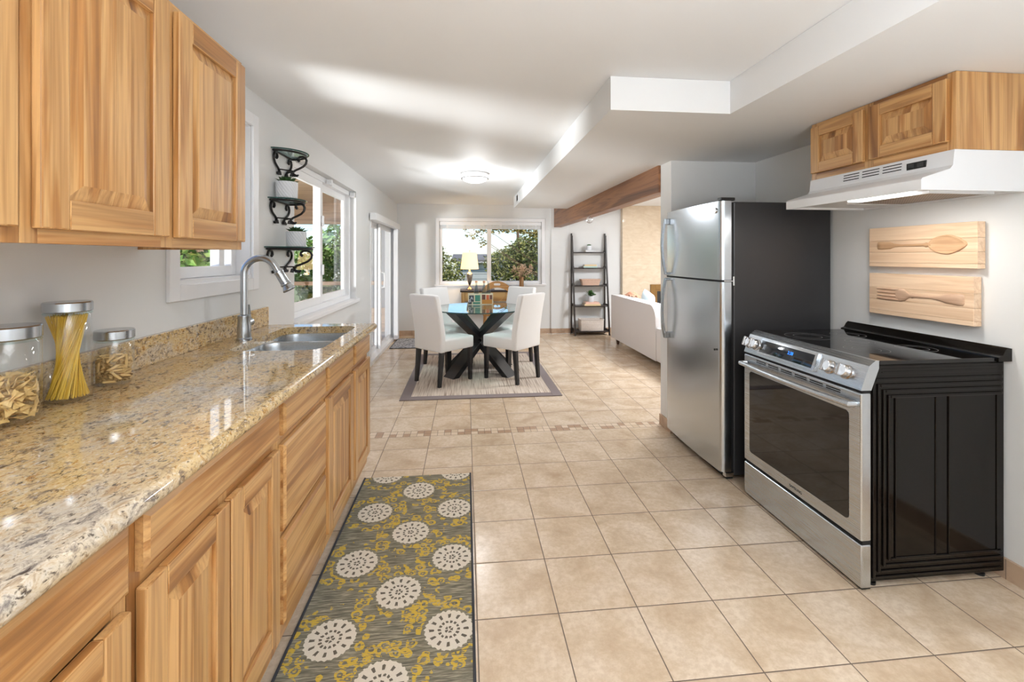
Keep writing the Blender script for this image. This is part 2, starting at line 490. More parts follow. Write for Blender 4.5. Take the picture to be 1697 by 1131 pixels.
# ---- outdoors
t = NT('lawn'); n1 = t.noise(t.pos(), 6, 5); t.bsdf(t.ramp(n1, [(0.3, rgb(92, 110, 60)), (0.7, rgb(140, 150, 92))]), 0.9); M['lawn'] = t.m
t = NT('patio concrete'); n1 = t.noise(t.pos(), 8, 5); t.bsdf(t.ramp(n1, [(0.3, rgb(170, 166, 160)), (0.7, rgb(200, 196, 190))]), 0.8); M['concrete'] = t.m
def leafmat(name, a, b, cc):
    t = NT(name)
    t.bsdf(t.ramp(t.island(), [(0.0, a), (0.5, b), (1.0, cc)]), 0.6, spec=0.2)
    return t.m
M['fol_green'] = leafmat('bright garden foliage', rgb(66, 112, 46), rgb(118, 164, 78), rgb(176, 204, 124))
M['fol_conifer'] = leafmat('conifer foliage', rgb(66, 78, 36), rgb(120, 128, 62), rgb(182, 172, 104))
M['fol_dry'] = leafmat('autumn foliage', rgb(110, 100, 46), rgb(160, 140, 72), rgb(206, 184, 118))
M['bark'] = plain('bark', rgb(120, 92, 66), 0.9)
M['screen_grey'] = plain('grey screen board', rgb(176, 178, 182), 0.7)
M['siding'] = None
t = NT('grey lap siding'); xs = t.xyz(t.pos()); e = t.math('PINGPONG', xs[2], 0.09)
t.bsdf(t.mix(t.math('LESS_THAN', e, 0.012), rgb(176, 178, 176), rgb(120, 122, 122)), 0.8); M['siding'] = t.m
M['roofing'] = plain('grey roofing', rgb(112, 106, 100), 0.9)
M['dried'] = leafmat('dried blossoms', rgb(196, 150, 116), rgb(230, 200, 166), rgb(244, 230, 206))
M['twig'] = plain('twig brown', rgb(104, 76, 52), 0.8)
t = NT('pasta bow'); t.bsdf(rgb(226, 190, 124), 0.5); M['farfalle'] = t.m
M['penne'] = plain('pasta tube', rgb(214, 178, 118), 0.5)
M['spaghetti'] = leafmat('dry spaghetti', rgb(206, 160, 40), rgb(226, 182, 62), rgb(238, 204, 96))
M['vase'] = plain('bronze vase', rgb(168, 130, 92), 0.3, 0.5)
M['pewter'] = plain('pewter lamp base', rgb(170, 160, 150), 0.25, 0.9)

# ---------------------------------------------------------------- mesh helpers
class MB:
    def __init__(s):
        s.v, s.f, s.m, s.fl = [], [], [], []
    def add(s, verts, faces, mat=0, flat=False):
        k = len(s.v)
        s.v.extend([tuple(q) for q in verts])
        for fc in faces:
            s.f.append([i + k for i in fc])
            s.m.append(mat)
            s.fl.append(flat)
        return s
    def box(s, x0, x1, y0, y1, z0, z1, mat=0, bev=0.0, seg=2):
        x0, x1 = min(x0, x1), max(x0, x1); y0, y1 = min(y0, y1), max(y0, y1); z0, z1 = min(z0, z1), max(z0, z1)
        if bev <= 0:
            vs_ = [(x0, y0, z0), (x1, y0, z0), (x1, y1, z0), (x0, y1, z0), (x0, y0, z1), (x1, y0, z1), (x1, y1, z1), (x0, y1, z1)]
            return s.add(vs_, [(3, 2, 1, 0), (4, 5, 6, 7), (0, 1, 5, 4), (1, 2, 6, 5), (2, 3, 7, 6), (3, 0, 4, 7)], mat, True)
        bm = bmesh.new()
        bmesh.ops.create_cube(bm, size=1.0)
        for q in bm.verts:
            q.co = ((x0 + x1) / 2 + q.co.x * (x1 - x0), (y0 + y1) / 2 + q.co.y * (y1 - y0), (z0 + z1) / 2 + q.co.z * (z1 - z0))
        bev = min(bev, 0.49 * min(x1 - x0, y1 - y0, z1 - z0))
        bmesh.ops.bevel(bm, geom=bm.edges[:], offset=bev, segments=seg, profile=0.5, affect='EDGES')
        s.bm(bm, mat, None, bev < 0.0085)
        bm.free()
        return s
    def bm(s, bm, mat=0, mtx=None, flat=False):
        bm.verts.index_update()
        vs_ = [(mtx @ q.co if mtx else q.co.copy()) for q in bm.verts]
        s.add(vs_, [[q.index for q in fc.verts] for fc in bm.faces], mat, flat)
        return s
    def hexa(s, p8, mat=0):
        return s.add(p8, [(3, 2, 1, 0), (4, 5, 6, 7), (0, 1, 5, 4), (1, 2, 6, 5), (2, 3, 7, 6), (3, 0, 4, 7)], mat, True)
    def lathe(s, prof, c=(0, 0, 0), seg=28, mat=0, cap0=True, cap1=True, axis='z'):
        vs_, fs = [], []
        for r, z in prof:
            for i in range(seg):
                a = 2 * PI * i / seg
                q = (r * math.cos(a), r * math.sin(a), z)
                if axis == 'x': q = (q[2], q[0], q[1])
                if axis == 'y': q = (q[0], q[2], q[1])
                vs_.append((c[0] + q[0], c[1] + q[1], c[2] + q[2]))
        for j in range(len(prof) - 1):
            for i in range(seg):
                i2 = (i + 1) % seg
                fs.append((j * seg + i, j * seg + i2, (j + 1) * seg + i2, (j + 1) * seg + i))
        if cap0: fs.append(tuple(range(seg - 1, -1, -1)))
        if cap1: fs.append(tuple((len(prof) - 1) * seg + i for i in range(seg)))
        return s.add(vs_, fs, mat)
    def tube(s, pts, rad, seg=10, mat=0, caps=True, flat=None, closed=False):
        pts = [Vector(q) for q in pts]
        n = len(pts)
        rads = rad if isinstance(rad, (list, tuple)) else [rad] * n
        vs_, fs = [], []
        up = None
        for i, q in enumerate(pts):
            if closed:
                d = (pts[(i + 1) % n] - pts[i - 1]).normalized()
            else:
                d = (pts[min(i + 1, n - 1)] - pts[max(i - 1, 0)]).normalized()
            if up is None:
                up = Vector((0, 0, 1)) if abs(d.z) < 0.9 else Vector((1, 0, 0))
            a = d.cross(up)
            if a.length < 1e-6: a = d.cross(Vector((0, 1, 0)))
            a.normalize()
            b = a.cross(d).normalized()
            up = b
            for k in range(seg):
                an = 2 * PI * k / seg
                ra = rads[i]; rb = rads[i] if flat is None else rads[i] * flat
                vs_.append(q + a * (ra * math.cos(an)) + b * (rb * math.sin(an)))
        rng = n if closed else n - 1
        for i in range(rng):
            for k in range(seg):
                k2 = (k + 1) % seg
                i2 = (i + 1) % n
                fs.append((i * seg + k, i * seg + k2, i2 * seg + k2, i2 * seg + k))
        if caps and not closed:
            fs.append(tuple(range(seg - 1, -1, -1)))
            fs.append(tuple((n - 1) * seg + k for k in range(seg)))
        return s.add(vs_, fs, mat)
    def prism(s, poly, a0, a1, axis='y', mat=0):
        n = len(poly)
        def P(q, a):
            return (q[0], a, q[1]) if axis == 'y' else ((a, q[0], q[1]) if axis == 'x' else (q[0], q[1], a))
        vs_ = [P(q, a0) for q in poly] + [P(q, a1) for q in poly]
        fs = [tuple(range(n - 1, -1, -1)), tuple(range(n, 2 * n))]
        for i in range(n):
            j = (i + 1) % n
            fs.append((i, j, n + j, n + i))
        return s.add(vs_, fs, mat)
    def plate(s, outer, holes, t0, t1, fn, mat=0):
        """flat shape with holes, thickened from t0 to t1; fn(u, v, t) -> point"""
        bm = bmesh.new()
        loops = [outer] + list(holes)
        edges = []
        for lp in loops:
            vv = [bm.verts.new((q[0], q[1], 0)) for q in lp]
            for i in range(len(vv)):
                edges.append(bm.edges.new((vv[i], vv[(i + 1) % len(vv)])))
        bmesh.ops.triangle_fill(bm, use_beauty=True, use_dissolve=False, edges=edges)
        bm.verts.index_update()
        pts = [q.co.copy() for q in bm.verts]
        tris = [[q.index for q in fc.verts] for fc in bm.faces]
        n = len(pts)
        vs_ = [fn(q.x, q.y, t0) for q in pts] + [fn(q.x, q.y, t1) for q in pts]
        fs = [tuple(reversed(q)) for q in tris] + [tuple(i + n for i in q) for q in tris]
        k = 0
        for lp in loops:
            L = len(lp)
            for i in range(L):
                j = (i + 1) % L
                fs.append((k + i, k + j, n + k + j, n + k + i))
            k += L
        bm.free()
        return s.add(vs_, fs, mat)
    def xform(s, mtx):
        s.v = [tuple(mtx @ Vector(q)) for q in s.v]
        return s
    def build(s, name, mats, parent=None, loc=None, sharp=0.6, local=False):
        """one mesh object; world coordinates in, stored relative to the parent's place (or to the object's own base)"""
        if not isinstance(mats, (list, tuple)): mats = [mats]
        o_ = Vector((0, 0, 0))
        if not local:
            if parent is not None:
                q = parent
                while q is not None:
                    o_ += q.location
                    q = q.parent
            elif loc is not None:
                o_ = Vector(loc)
            else:
                xs_ = [q[0] for q in s.v]; ys_ = [q[1] for q in s.v]; zs_ = [q[2] for q in s.v]
                o_ = Vector(((min(xs_) + max(xs_)) / 2, (min(ys_) + max(ys_)) / 2, min(zs_)))
        me = bpy.data.meshes.new(name)
        me.from_pydata([tuple(Vector(q) - o_) for q in s.v], [], s.f)
        for mm in mats: me.materials.append(mm)
        me.polygons.foreach_set('material_index', s.m)
        bm = bmesh.new(); bm.from_mesh(me)
        bmesh.ops.recalc_face_normals(bm, faces=bm.faces[:])
        bm.to_mesh(me); bm.free()
        me.shade_smooth()
        me.set_sharp_from_angle(angle=sharp)
        if any(s.fl):
            bm = bmesh.new(); bm.from_mesh(me); bm.faces.ensure_lookup_table()
            for e in bm.edges:
                if len(e.link_faces) == 2 and s.fl[e.link_faces[0].index] and s.fl[e.link_faces[1].index] and e.calc_face_angle(0) > 0.1:
                    e.smooth = False
            bm.to_mesh(me); bm.free()
        o = bpy.data.objects.new(name, me)
        COL.objects.link(o)
        if parent is not None:
            o.parent = parent
        elif not local:
            o.location = o_
        return o

def tag(o, label, cat, group=None, kind=None):
    o['label'] = label
    o['category'] = cat
    if group: o['group'] = group
    if kind: o['kind'] = kind
    return o
def thing(name, loc, label, cat, group=None):
    o = bpy.data.objects.new(name, None)
    o.empty_display_size = 0.05
    o.location = loc
    COL.objects.link(o)
    return tag(o, label, cat, group)
def structure(o):
    o['kind'] = 'structure'
    return o
def kids(o):
    return [c for c in bpy.data.objects if c.parent == o]
def copy_tree(o, parent=None):
    c = o.copy(); COL.objects.link(c)
    if parent is not None: c.parent = parent
    for ch in kids(o):
        copy_tree(ch, c)
    return c
def arc(cx, cy, r, a0, a1, n):
    return [(cx + r * math.cos(a0 + (a1 - a0) * i / n), cy + r * math.sin(a0 + (a1 - a0) * i / n)) for i in range(n + 1)]
def rrect(x0, x1, y0, y1, r, n=6):
    return arc(x1 - r, y1 - r, r, 0, PI / 2, n) + arc(x0 + r, y1 - r, r, PI / 2, PI, n) + arc(x0 + r, y0 + r, r, PI, 1.5 * PI, n) + arc(x1 - r, y0 + r, r, 1.5 * PI, 2 * PI, n)
def text_mb(mb, body, size, fn, mat=0, depth=0.0004):
    cu = bpy.data.curves.new('lettering', 'FONT')
    cu.body = body; cu.size = size; cu.align_x = 'CENTER'; cu.align_y = 'CENTER'
    ob = bpy.data.objects.new('lettering', cu)
    COL.objects.link(ob)
    dg = bpy.context.evaluated_depsgraph_get()
    me = ob.evaluated_get(dg).to_mesh()
    vs_ = [fn(q.co.x, q.co.y, depth) for q in me.vertices]
    fs = [tuple(pp.vertices) for pp in me.polygons]
    ob.evaluated_get(dg).to_mesh_clear()
    bpy.data.objects.remove(ob)
    bpy.data.curves.remove(cu)
    mb.add(vs_, fs, mat)

# ---------------------------------------------------------------- room shell
WL, WR, WB = -1.165, 2.26, 7.83       # left wall, right wall, back wall (inner faces)
CZ, SZ = 2.26, 2.09                   # ceiling, soffit underside
TH = 0.14
YR = -1.7
LX1 = 4.7                             # living room's right wall
structure(MB().box(-1.31, LX1, YR, 8.0, -0.08, 0.0).build('floor', M['floor']))
structure(MB().box(-1.31, LX1 + 0.2, YR - 0.2, 8.1, CZ, CZ + 0.12).build('ceiling', M['ceil']))
def wall_yz(name, x0, x1, y0, y1, z1, holes, mat):
    """wall in the YZ plane with rectangular openings (ya, yb, za, zb), one mesh"""
    mb = MB()
    cur = y0
    for (ya, yb, za, zb) in sorted(holes):
        mb.box(x0, x1, cur, ya, 0, z1)
        if za > 0: mb.box(x0, x1, ya, yb, 0, za)
        mb.box(x0, x1, ya, yb, zb, z1)
        cur = yb
    mb.box(x0, x1, cur, y1, 0, z1)
    return structure(mb.build(name, mat))
W1 = (1.945, 2.575, 1.235, 2.065)
W2 = (3.20, 4.935, 0.90, 2.045)
SD = (5.62, 7.50, 0.0, 1.87)
wall_yz('wall_left', WL - TH, WL, YR, 8.0, CZ, [W1, W2, SD], M['wall'])
BWN = (-0.455, 1.335, 0.87, 1.965)
mb = MB()
mb.box(WL, BWN[0], WB, WB + TH, 0, CZ); mb.box(BWN[1], 1.50, WB, WB + TH, 0, CZ)
mb.box(BWN[0], BWN[1], WB, WB + TH, 0, BWN[2]); mb.box(BWN[0], BWN[1], WB, WB + TH, BWN[3], CZ)
structure(mb.build('wall_back', M['wall']))
mb = MB().box(1.50, LX1, 7.80, WB + TH, 0, CZ)
structure(mb.build('wall_living', M['wall']))
structure(MB().box(WR, WR + 0.12, YR, 3.30, 0, CZ).build('wall_right', M['wall']))
structure(MB().box(1.57, LX1, 3.30, 3.485, 0, CZ).build('wall_nook', M['wall']))
structure(MB().box(LX1, LX1 + 0.12, 3.30, 8.0, 0, CZ).build('wall_far_living', M['wall']))
structure(MB().box(-1.31, WR + 0.12, YR - 0.12, YR, 0, CZ).build('wall_rear', M['wall']))
# dropped soffit (L-shaped) over the fridge side
mb = MB()
pl = [(1.36, YR), (WR, YR), (WR, 3.30), (1.57, 3.30), (1.57, 3.485), (1.549, 3.485), (1.549, 6.75), (0.725, 6.75), (0.725, 2.19), (1.36, 2.19)]
mb.prism([(q[0], q[1]) for q in pl], SZ, CZ - 0.001, 'z')
structure(mb.build('ceiling_soffit', M['ceil']))
# old timber beam across the opening to the living room
structure(MB().box(1.550, 1.685, 3.487, 7.798, 1.872, CZ - 0.002, bev=0.006).build('ceiling_beam', M['beam_y']))
# tile skirtings
structure(MB().box(WL, 1.50, 7.817, WB, 0, 0.085).build('baseboard_back', M['skirt']))
structure(MB().box(1.50, 2.74, 7.787, 7.80, 0, 0.085).build('baseboard_living', M['skirt']))
structure(MB().box(WR - 0.013, WR, YR, 3.29, 0, 0.085).build('baseboard_right', M['skirt']))
structure(MB().box(1.557, 1.57, 3.30, 3.485, 0, 0.085).box(1.557, 2.24, 3.287, 3.30, 0, 0.085).build('baseboard_nook', M['skirt']))
structure(MB().box(WL, WL + 0.013, 5.0, 5.55, 0, 0.085).box(WL, WL + 0.013, 7.58, 7.817, 0, 0.085).build('baseboard_left', M['skirt']))
# faint vertical panel joints on the living room wall
structure(MB().box(1.80, 1.804, 7.7985, 7.80, 0.085, CZ).build('trim_1', M['trim']))

# ---------------------------------------------------------------- windows and the sliding door
def casing_yz(mb, x, y0, y1, z0, z1, w, t):
    mb.box(x, x + t, y0 - w, y0, z0 - w, z1 + w, bev=0.003); mb.box(x, x + t, y1, y1 + w, z0 - w, z1 + w, bev=0.003)
    mb.box(x, x + t, y0, y1, z0 - w, z0, bev=0.003); mb.box(x, x + t, y0, y1, z1, z1 + w, bev=0.003)
def rframe(mb, axis, c0, c1, a0, a1, z0, z1, w, bev=0.003):
    """rectangular frame; axis 'x' = lies in the YZ plane between x=c0..c1, axis 'y' = in the XZ plane"""
    for (p0, p1, q0, q1) in ((a0, a0 + w, z0, z1), (a1 - w, a1, z0, z1), (a0 + w, a1 - w, z0, z0 + w), (a0 + w, a1 - w, z1 - w, z1)):
        if axis == 'x': mb.box(c0, c1, p0, p1, q0, q1, bev=bev)
        else: mb.box(p0, p1, c0, c1, q0, q1, bev=bev)
    return mb

# window over the sink
mb = MB(); casing_yz(mb, WL, W1[0], W1[1], W1[2], W1[3], 0.065, 0.016)
w1 = structure(mb.build('window_1', M['trim']))
mb = MB().box(WL - TH, WL + 0.003, W1[0], W1[1], W1[2], W1[2] + 0.018).box(WL - TH, WL, W1[1] - 0.006, W1[1], W1[2], W1[3]).box(WL - TH, WL, W1[0], W1[1], W1[3] - 0.006, W1[3])
mb.build('jamb_lining', M['trim'], w1)
rframe(MB(), 'x', -1.295, -1.235, W1[0] + 0.004, W1[1] - 0.008, W1[2] + 0.019, W1[3] - 0.008, 0.05).box(-1.29, -1.245, 2.42, 2.47, W1[2] + 0.06, W1[3] - 0.05, bev=0.003).build('frame', M['vinyl'], w1)
MB().box(-1.272, -1.268, 1.99, 2.425, 1.295, 2.015).build('pane', M['pane'], w1)
MB().box(-1.272, -1.268, 2.465, 2.525, 1.295, 2.015).build('pane', M['pane'], w1)

# big slider window, drywall returns and a projecting sill
mb = MB().box(WL - TH, WL + 0.035, W2[0] - 0.01, W2[1] + 0.03, W2[2] - 0.028, W2[2] + 0.004, bev=0.004)
w2 = structure(mb.build('window_2', M['trim']))
rframe(MB(), 'x', -1.30, -1.225, W2[0] + 0.002, W2[1] - 0.002, W2[2] + 0.005, W2[3] - 0.003, 0.045).build('frame', M['vinyl'], w2)
rframe(MB(), 'x', -1.262, -1.232, W2[0] + 0.047, 4.03, W2[2] + 0.05, W2[3] - 0.048, 0.062).build('sash', M['vinyl'], w2)
rframe(MB(), 'x', -1.294, -1.264, 3.97, W2[1] - 0.047, W2[2] + 0.05, W2[3] - 0.048, 0.062).build('sash', M['vinyl'], w2)
MB().box(-1.249, -1.245, 3.30, 3.975, 1.00, 1.945).build('pane', M['pane'], w2)
MB().box(-1.281, -1.277, 4.025, 4.835, 1.00, 1.945).build('pane', M['pane'], w2)
for z in (1.24, 1.66):
    MB().box(-1.232, -1.212, 3.985, 4.015, z - 0.045, z + 0.045, bev=0.006).build('latch', M['vinyl'], w2)
for (yy_, zz_) in ((4.10, 2.0), (4.90, 2.0)):
    MB().box(WL - 0.05, WL - 0.005, yy_ - 0.02, yy_ + 0.02, zz_ - 0.02, zz_ + 0.03, bev=0.004).box(WL - 0.045, WL - 0.012, yy_ - 0.05, yy_ + 0.0, zz_ - 0.016, zz_ - 0.006).build('blind_bracket', M['vinyl'], w2)

# sliding glass door with a blind valance
mb = MB(); rframe(mb, 'x', WL - TH, WL + 0.012, SD[0], SD[1], 0.0, SD[3], 0.05)
d1 = structure(mb.build('door_1', M['vinyl']))
rframe(MB(), 'x', -1.235, -1.200, 6.50, SD[1] - 0.05, 0.03, SD[3] - 0.05, 0.075).build('sliding_panel', M['vinyl'], d1)
rframe(MB(), 'x', -1.285, -1.250, SD[0] + 0.05, 6.58, 0.03, SD[3] - 0.05, 0.075).build('fixed_panel', M['vinyl'], d1)
MB().box(-1.220, -1.215, 6.57, 7.38, 0.10, 1.75).build('pane', M['pane'], d1)
MB().box(-1.270, -1.265, 5.74, 6.51, 0.10, 1.75).build('pane', M['pane'], d1)
h = MB().tube([(-1.20, 6.54, 1.13), (-1.155, 6.54, 1.12), (-1.15, 6.54, 1.02), (-1.155, 6.54, 0.92), (-1.20, 6.54, 0.91)], 0.011, 8)
h.box(-1.202, -1.196, 6.515, 6.565, 0.88, 1.16, bev=0.002).build('handle', M['vinyl'], d1)
MB().box(WL - 0.10, WL + 0.004, SD[0], SD[1], 0.0, 0.018).build('threshold', M['pale_y'], d1)
v = MB().box(WL + 0.013, WL + 0.09, SD[0] - 0.06, SD[1] + 0.04, 1.80, 1.885, bev=0.003)
o = v.build('blind_valance', M['vinyl'])
tag(o, 'white blind valance box mounted above the sliding glass door', 'valance')
# gathered vertical blind vanes at both ends of the sliding door
def vanes(y0, n, label):
    mb = MB()
    for i in range(n):
        yv = y0 + i * 0.012
        mb.box(WL + 0.02, WL + 0.083, yv, yv + 0.004, 0.03, 1.80)
    o = mb.build('vertical_blind', M['trim'])
    tag(o, label, 'blind')
vanes(7.335, 12, 'bunched white vertical blind vanes at the far side of the sliding door')

# dining room window in the back wall
mb = MB()
for (a0, a1, z0, z1) in ((BWN[0] - 0.06, BWN[0], BWN[2] - 0.04, BWN[3] + 0.06), (BWN[1], BWN[1] + 0.06, BWN[2] - 0.04, BWN[3] + 0.06), (BWN[0], BWN[1], BWN[3], BWN[3] + 0.06), (BWN[0], BWN[1], BWN[2] - 0.04, BWN[2])):
    mb.box(a0, a1, WB - 0.016, WB, z0, z1, bev=0.003)
mb.box(BWN[0] - 0.08, BWN[1] + 0.08, WB - 0.035, WB + TH, BWN[2] - 0.02, BWN[2] + 0.004, bev=0.003)
w3 = structure(mb.build('window_3', M['trim']))
rframe(MB(), 'y', WB + 0.03, WB + 0.11, BWN[0] + 0.001, BWN[1] - 0.001, BWN[2] + 0.005, BWN[3] - 0.001, 0.05).box(0.375, 0.445, WB + 0.035, WB + 0.10, BWN[2] + 0.05, BWN[3] - 0.05, bev=0.003).build('frame', M['vinyl'], w3)
MB().box(BWN[0] + 0.05, 0.376, WB + 0.066, WB + 0.070, BWN[2] + 0.05, BWN[3] - 0.05).build('pane', M['pane'], w3)
MB().box(0.444, BWN[1] - 0.05, WB + 0.066, WB + 0.070, BWN[2] + 0.05, BWN[3] - 0.05).build('pane', M['pane'], w3)
# raised horizontal blind
bl = thing('raised_blind', (0.44, WB - 0.02, 1.83), 'white horizontal blind drawn up at the top of the dining room window', 'blind')
MB().box(BWN[0] + 0.01, BWN[1] - 0.01, WB - 0.012, WB + 0.028, 1.90, 1.962, bev=0.003).build('headrail', M['trim'], bl)
mb = MB()
for i in range(7):
    mb.box(BWN[0] + 0.02, BWN[1] - 0.02, WB - 0.010, WB + 0.028, 1.835 + i * 0.009, 1.841 + i * 0.009)
mb.build('slat_stack', M['vinyl'], bl)
for i in range(6):
    xk = BWN[0] + 0.12 + i * 0.31
    MB().box(xk, xk + 0.03, WB - 0.013, WB - 0.0105, 1.832, 1.90).build('ladder_tape', M['wall'], bl)

# ---------------------------------------------------------------- cabinet doors and drawer fronts
def bx(mb, fn, u0, u1, v0, v1, w0, w1, mat, bev=0.0):
    """box in front-panel coordinates: u along the run, v up, w outward; fn maps to the world"""
    t_ = MB().box(u0, u1, v0, v1, w0, w1, mat, bev)
    mb.add([fn(*q) for q in t_.v], t_.f, mat)
def panel_door(name, fn, u0, u1, v0, v1, parent, th=0.02, sw=0.058, boards=3):
    mb = MB()
    e = 0.0008
    bx(mb, fn, u0, u0 + sw, v0, v1, 0, th, 0, 0.0035); bx(mb, fn, u1 - sw, u1, v0, v1, 0, th, 0, 0.0035)
    bx(mb, fn, u0 + sw + e, u1 - sw - e, v0, v0 + sw, 0, th - 0.0006, 1, 0.0025); bx(mb, fn, u0 + sw + e, u1 - sw - e, v1 - sw, v1, 0, th - 0.0006, 1, 0.0025)
    # raised panel: boards with sloped borders
    a0, a1, b0, b1 = u0 + sw, u1 - sw, v0 + sw, v1 - sw
    s_ = min(0.034, (a1 - a0) * 0.28, (b1 - b0) * 0.28)
    lo, hi = th - 0.0115, th - 0.002
    cuts = [a0 + s_ + (a1 - a0 - 2 * s_) * k / boards for k in range(boards + 1)]
    for k in range(boards):
        c0, c1 = cuts[k], cuts[k + 1]
        g = 0.0003
        vs_, fs = [], []
        def q4(pts):
            n = len(vs_)
            vs_.extend(pts); 
        left, right = (k == 0), (k == boards - 1)
        base = [(c0 + g, b0 + s_, hi), (c1 - g, b0 + s_, hi), (c1 - g, b1 - s_, hi), (c0 + g, b1 - s_, hi),
                (c0 + g if not left else a0, b0, lo), (c1 - g if not right else a1, b0, lo), (c1 - g if not right else a1, b1, lo), (c0 + g if not left else a0, b1, lo)]
        fs = [(0, 1, 2, 3), (4, 5, 1, 0), (3, 2, 6, 7)]
        if left: fs.append((4, 0, 3, 7))
        if right: fs.append((1, 5, 6, 2))
        mb.add([fn(*q) for q in base], fs, 0)
    bx(mb, fn, a0 - 0.005, a1 + 0.005, b0 - 0.005, b1 + 0.005, 0.002, 0.006, 0)
    return mb.build(name, [M['wood_z'], M['wood_y']], parent, sharp=0.12)
def slab_front(name, fn, u0, u1, v0, v1, parent, th=0.02, boards=2):
    mb = MB()
    for k in range(boards):
        z0 = v0 + (v1 - v0) * k / boards
        z1 = v0 + (v1 - v0) * (k + 1) / boards
        n_ = 0.006
        # board with a routed edge on the outside
        lo0 = (n_ if k == 0 else 0); lo1 = (n_ if k == boards - 1 else 0)
        P = [(u0, z0, 0), (u1, z0, 0), (u1, z1, 0), (u0, z1, 0), (u0, z0, th - n_), (u1, z0, th - n_), (u1, z1, th - n_), (u0, z1, th - n_),
             (u0 + n_ * 1.6, z0 + lo0 * 1.6, th), (u1 - n_ * 1.6, z0 + lo0 * 1.6, th), (u1 - n_ * 1.6, z1 - lo1 * 1.6, th), (u0 + n_ * 1.6, z1 - lo1 * 1.6, th)]
        mb.add([fn(*q) for q in P], [(3, 2, 1, 0), (0, 1, 5, 4), (1, 2, 6, 5), (2, 3, 7, 6), (3, 0, 4, 7), (4, 5, 9, 8), (5, 6, 10, 9), (6, 7, 11, 10), (7, 4, 8, 11), (8, 9, 10, 11)], 0)
    return mb.build(name, [M['wood_y']], parent, sharp=0.12)

# ---- base cabinets along the left wall
XF = -0.562                      # front of doors
XB = XF - 0.021                  # face frame
CT = 0.955                       # worktop height
fL = lambda u, v, w: (XB + 0.001 + w, u, v)
def base_cab(y0, y1, label, mids, rails):
    o = thing('base_cabinet', ((WL + XB) / 2, (y0 + y1) / 2, 0), label, 'cabinet', 'kitchen base cabinets')
    e = 0.001
    MB().box(WL + 0.004, XB - 0.02, y0 + e, y0 + 0.018, 0.135, CT - 0.045).box(WL + 0.004, XB - 0.02, y1 - 0.018, y1 - e, 0.135, CT - 0.045).box(WL + 0.004, -0.666, y0 + e, y0 + 0.018, 0, 0.135).box(WL + 0.004, -0.666, y1 - 0.018, y1 - e, 0, 0.135).box(WL + 0.004, XB - 0.02, y0 + 0.018, y1 - 0.018, 0.12, 0.138).box(WL + 0.004, WL + 0.012, y0 + 0.018, y1 - 0.018, 0.138, CT - 0.045).build('body', M['wood_z'], o)
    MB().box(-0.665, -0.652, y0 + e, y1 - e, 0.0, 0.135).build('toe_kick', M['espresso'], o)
    mb = MB()
    zb, zt = 0.135, CT - 0.042
    mb.box(XB - 0.02, XB, y0 + e, y0 + 0.034, zb, zt, 0, 0.001); mb.box(XB - 0.02, XB, y1 - 0.034, y1 - e, zb, zt, 0, 0.001)
    for m_ in mids: mb.box(XB - 0.02, XB, m_ - 0.02, m_ + 0.02, zb + 0.06, zt - 0.03, 0, 0.001)
    for (z0, z1) in [(zb, zb + 0.07), (zt - 0.035, zt)] + rails:
        mb.box(XB - 0.02, XB - 0.0005, y0 + 0.034, y1 - 0.034, z0, z1, 1, 0.001)
    mb.build('face_frame', [M['wood_z'], M['wood_y']], o)
    return o
DZ0, DZ1, FZ0, FZ1 = 0.198, 0.763, 0.793, 0.894
cA = base_cab(0.22, 0.838, 'honey hickory base cabinet nearest the camera, one plain drawer above a panelled door', [], [(0.75, 0.81)])
slab_front('drawer', fL, 0.245, 0.822, FZ0 - 0.012, FZ1, cA)
panel_door('door', fL, 0.245, 0.822, DZ0, DZ1 - 0.012, cA)
cB = base_cab(0.838, 1.452, 'honey hickory base cabinet with one wide drawer over two panelled doors', [1.145], [(0.75, 0.81)])
slab_front('drawer', fL, 0.857, 1.434, FZ0, FZ1, cB)
panel_door('door', fL, 0.857, 1.141, DZ0, DZ1, cB, boards=2)
panel_door('door', fL, 1.150, 1.434, DZ0, DZ1, cB, boards=2)
cC = base_cab(1.452, 1.905, 'honey hickory base cabinet with a stack of three plain drawers', [], [(0.75, 0.80), (0.455, 0.505)])
slab_front('drawer', fL, 1.470, 1.890, 0.790, FZ1, cC, boards=1)
slab_front('drawer', fL, 1.470, 1.890, 0.490, 0.762, cC, boards=2)
slab_front('drawer', fL, 1.470, 1.890, DZ0, 0.466, cC, boards=2)
cD = base_cab(1.905, 2.735, 'honey hickory sink cabinet with two small drawer fronts over two tall panelled doors', [2.36], [(0.75, 0.81)])
slab_front('drawer_front', fL, 1.925, 2.335, FZ0, FZ1, cD, boards=1)
slab_front('drawer_front', fL, 2.378, 2.722, FZ0, FZ1, cD, boards=1)
panel_door('door', fL, 1.925, 2.335, DZ0, DZ1, cD)
panel_door('door', fL, 2.378, 2.722, DZ0, DZ1, cD)

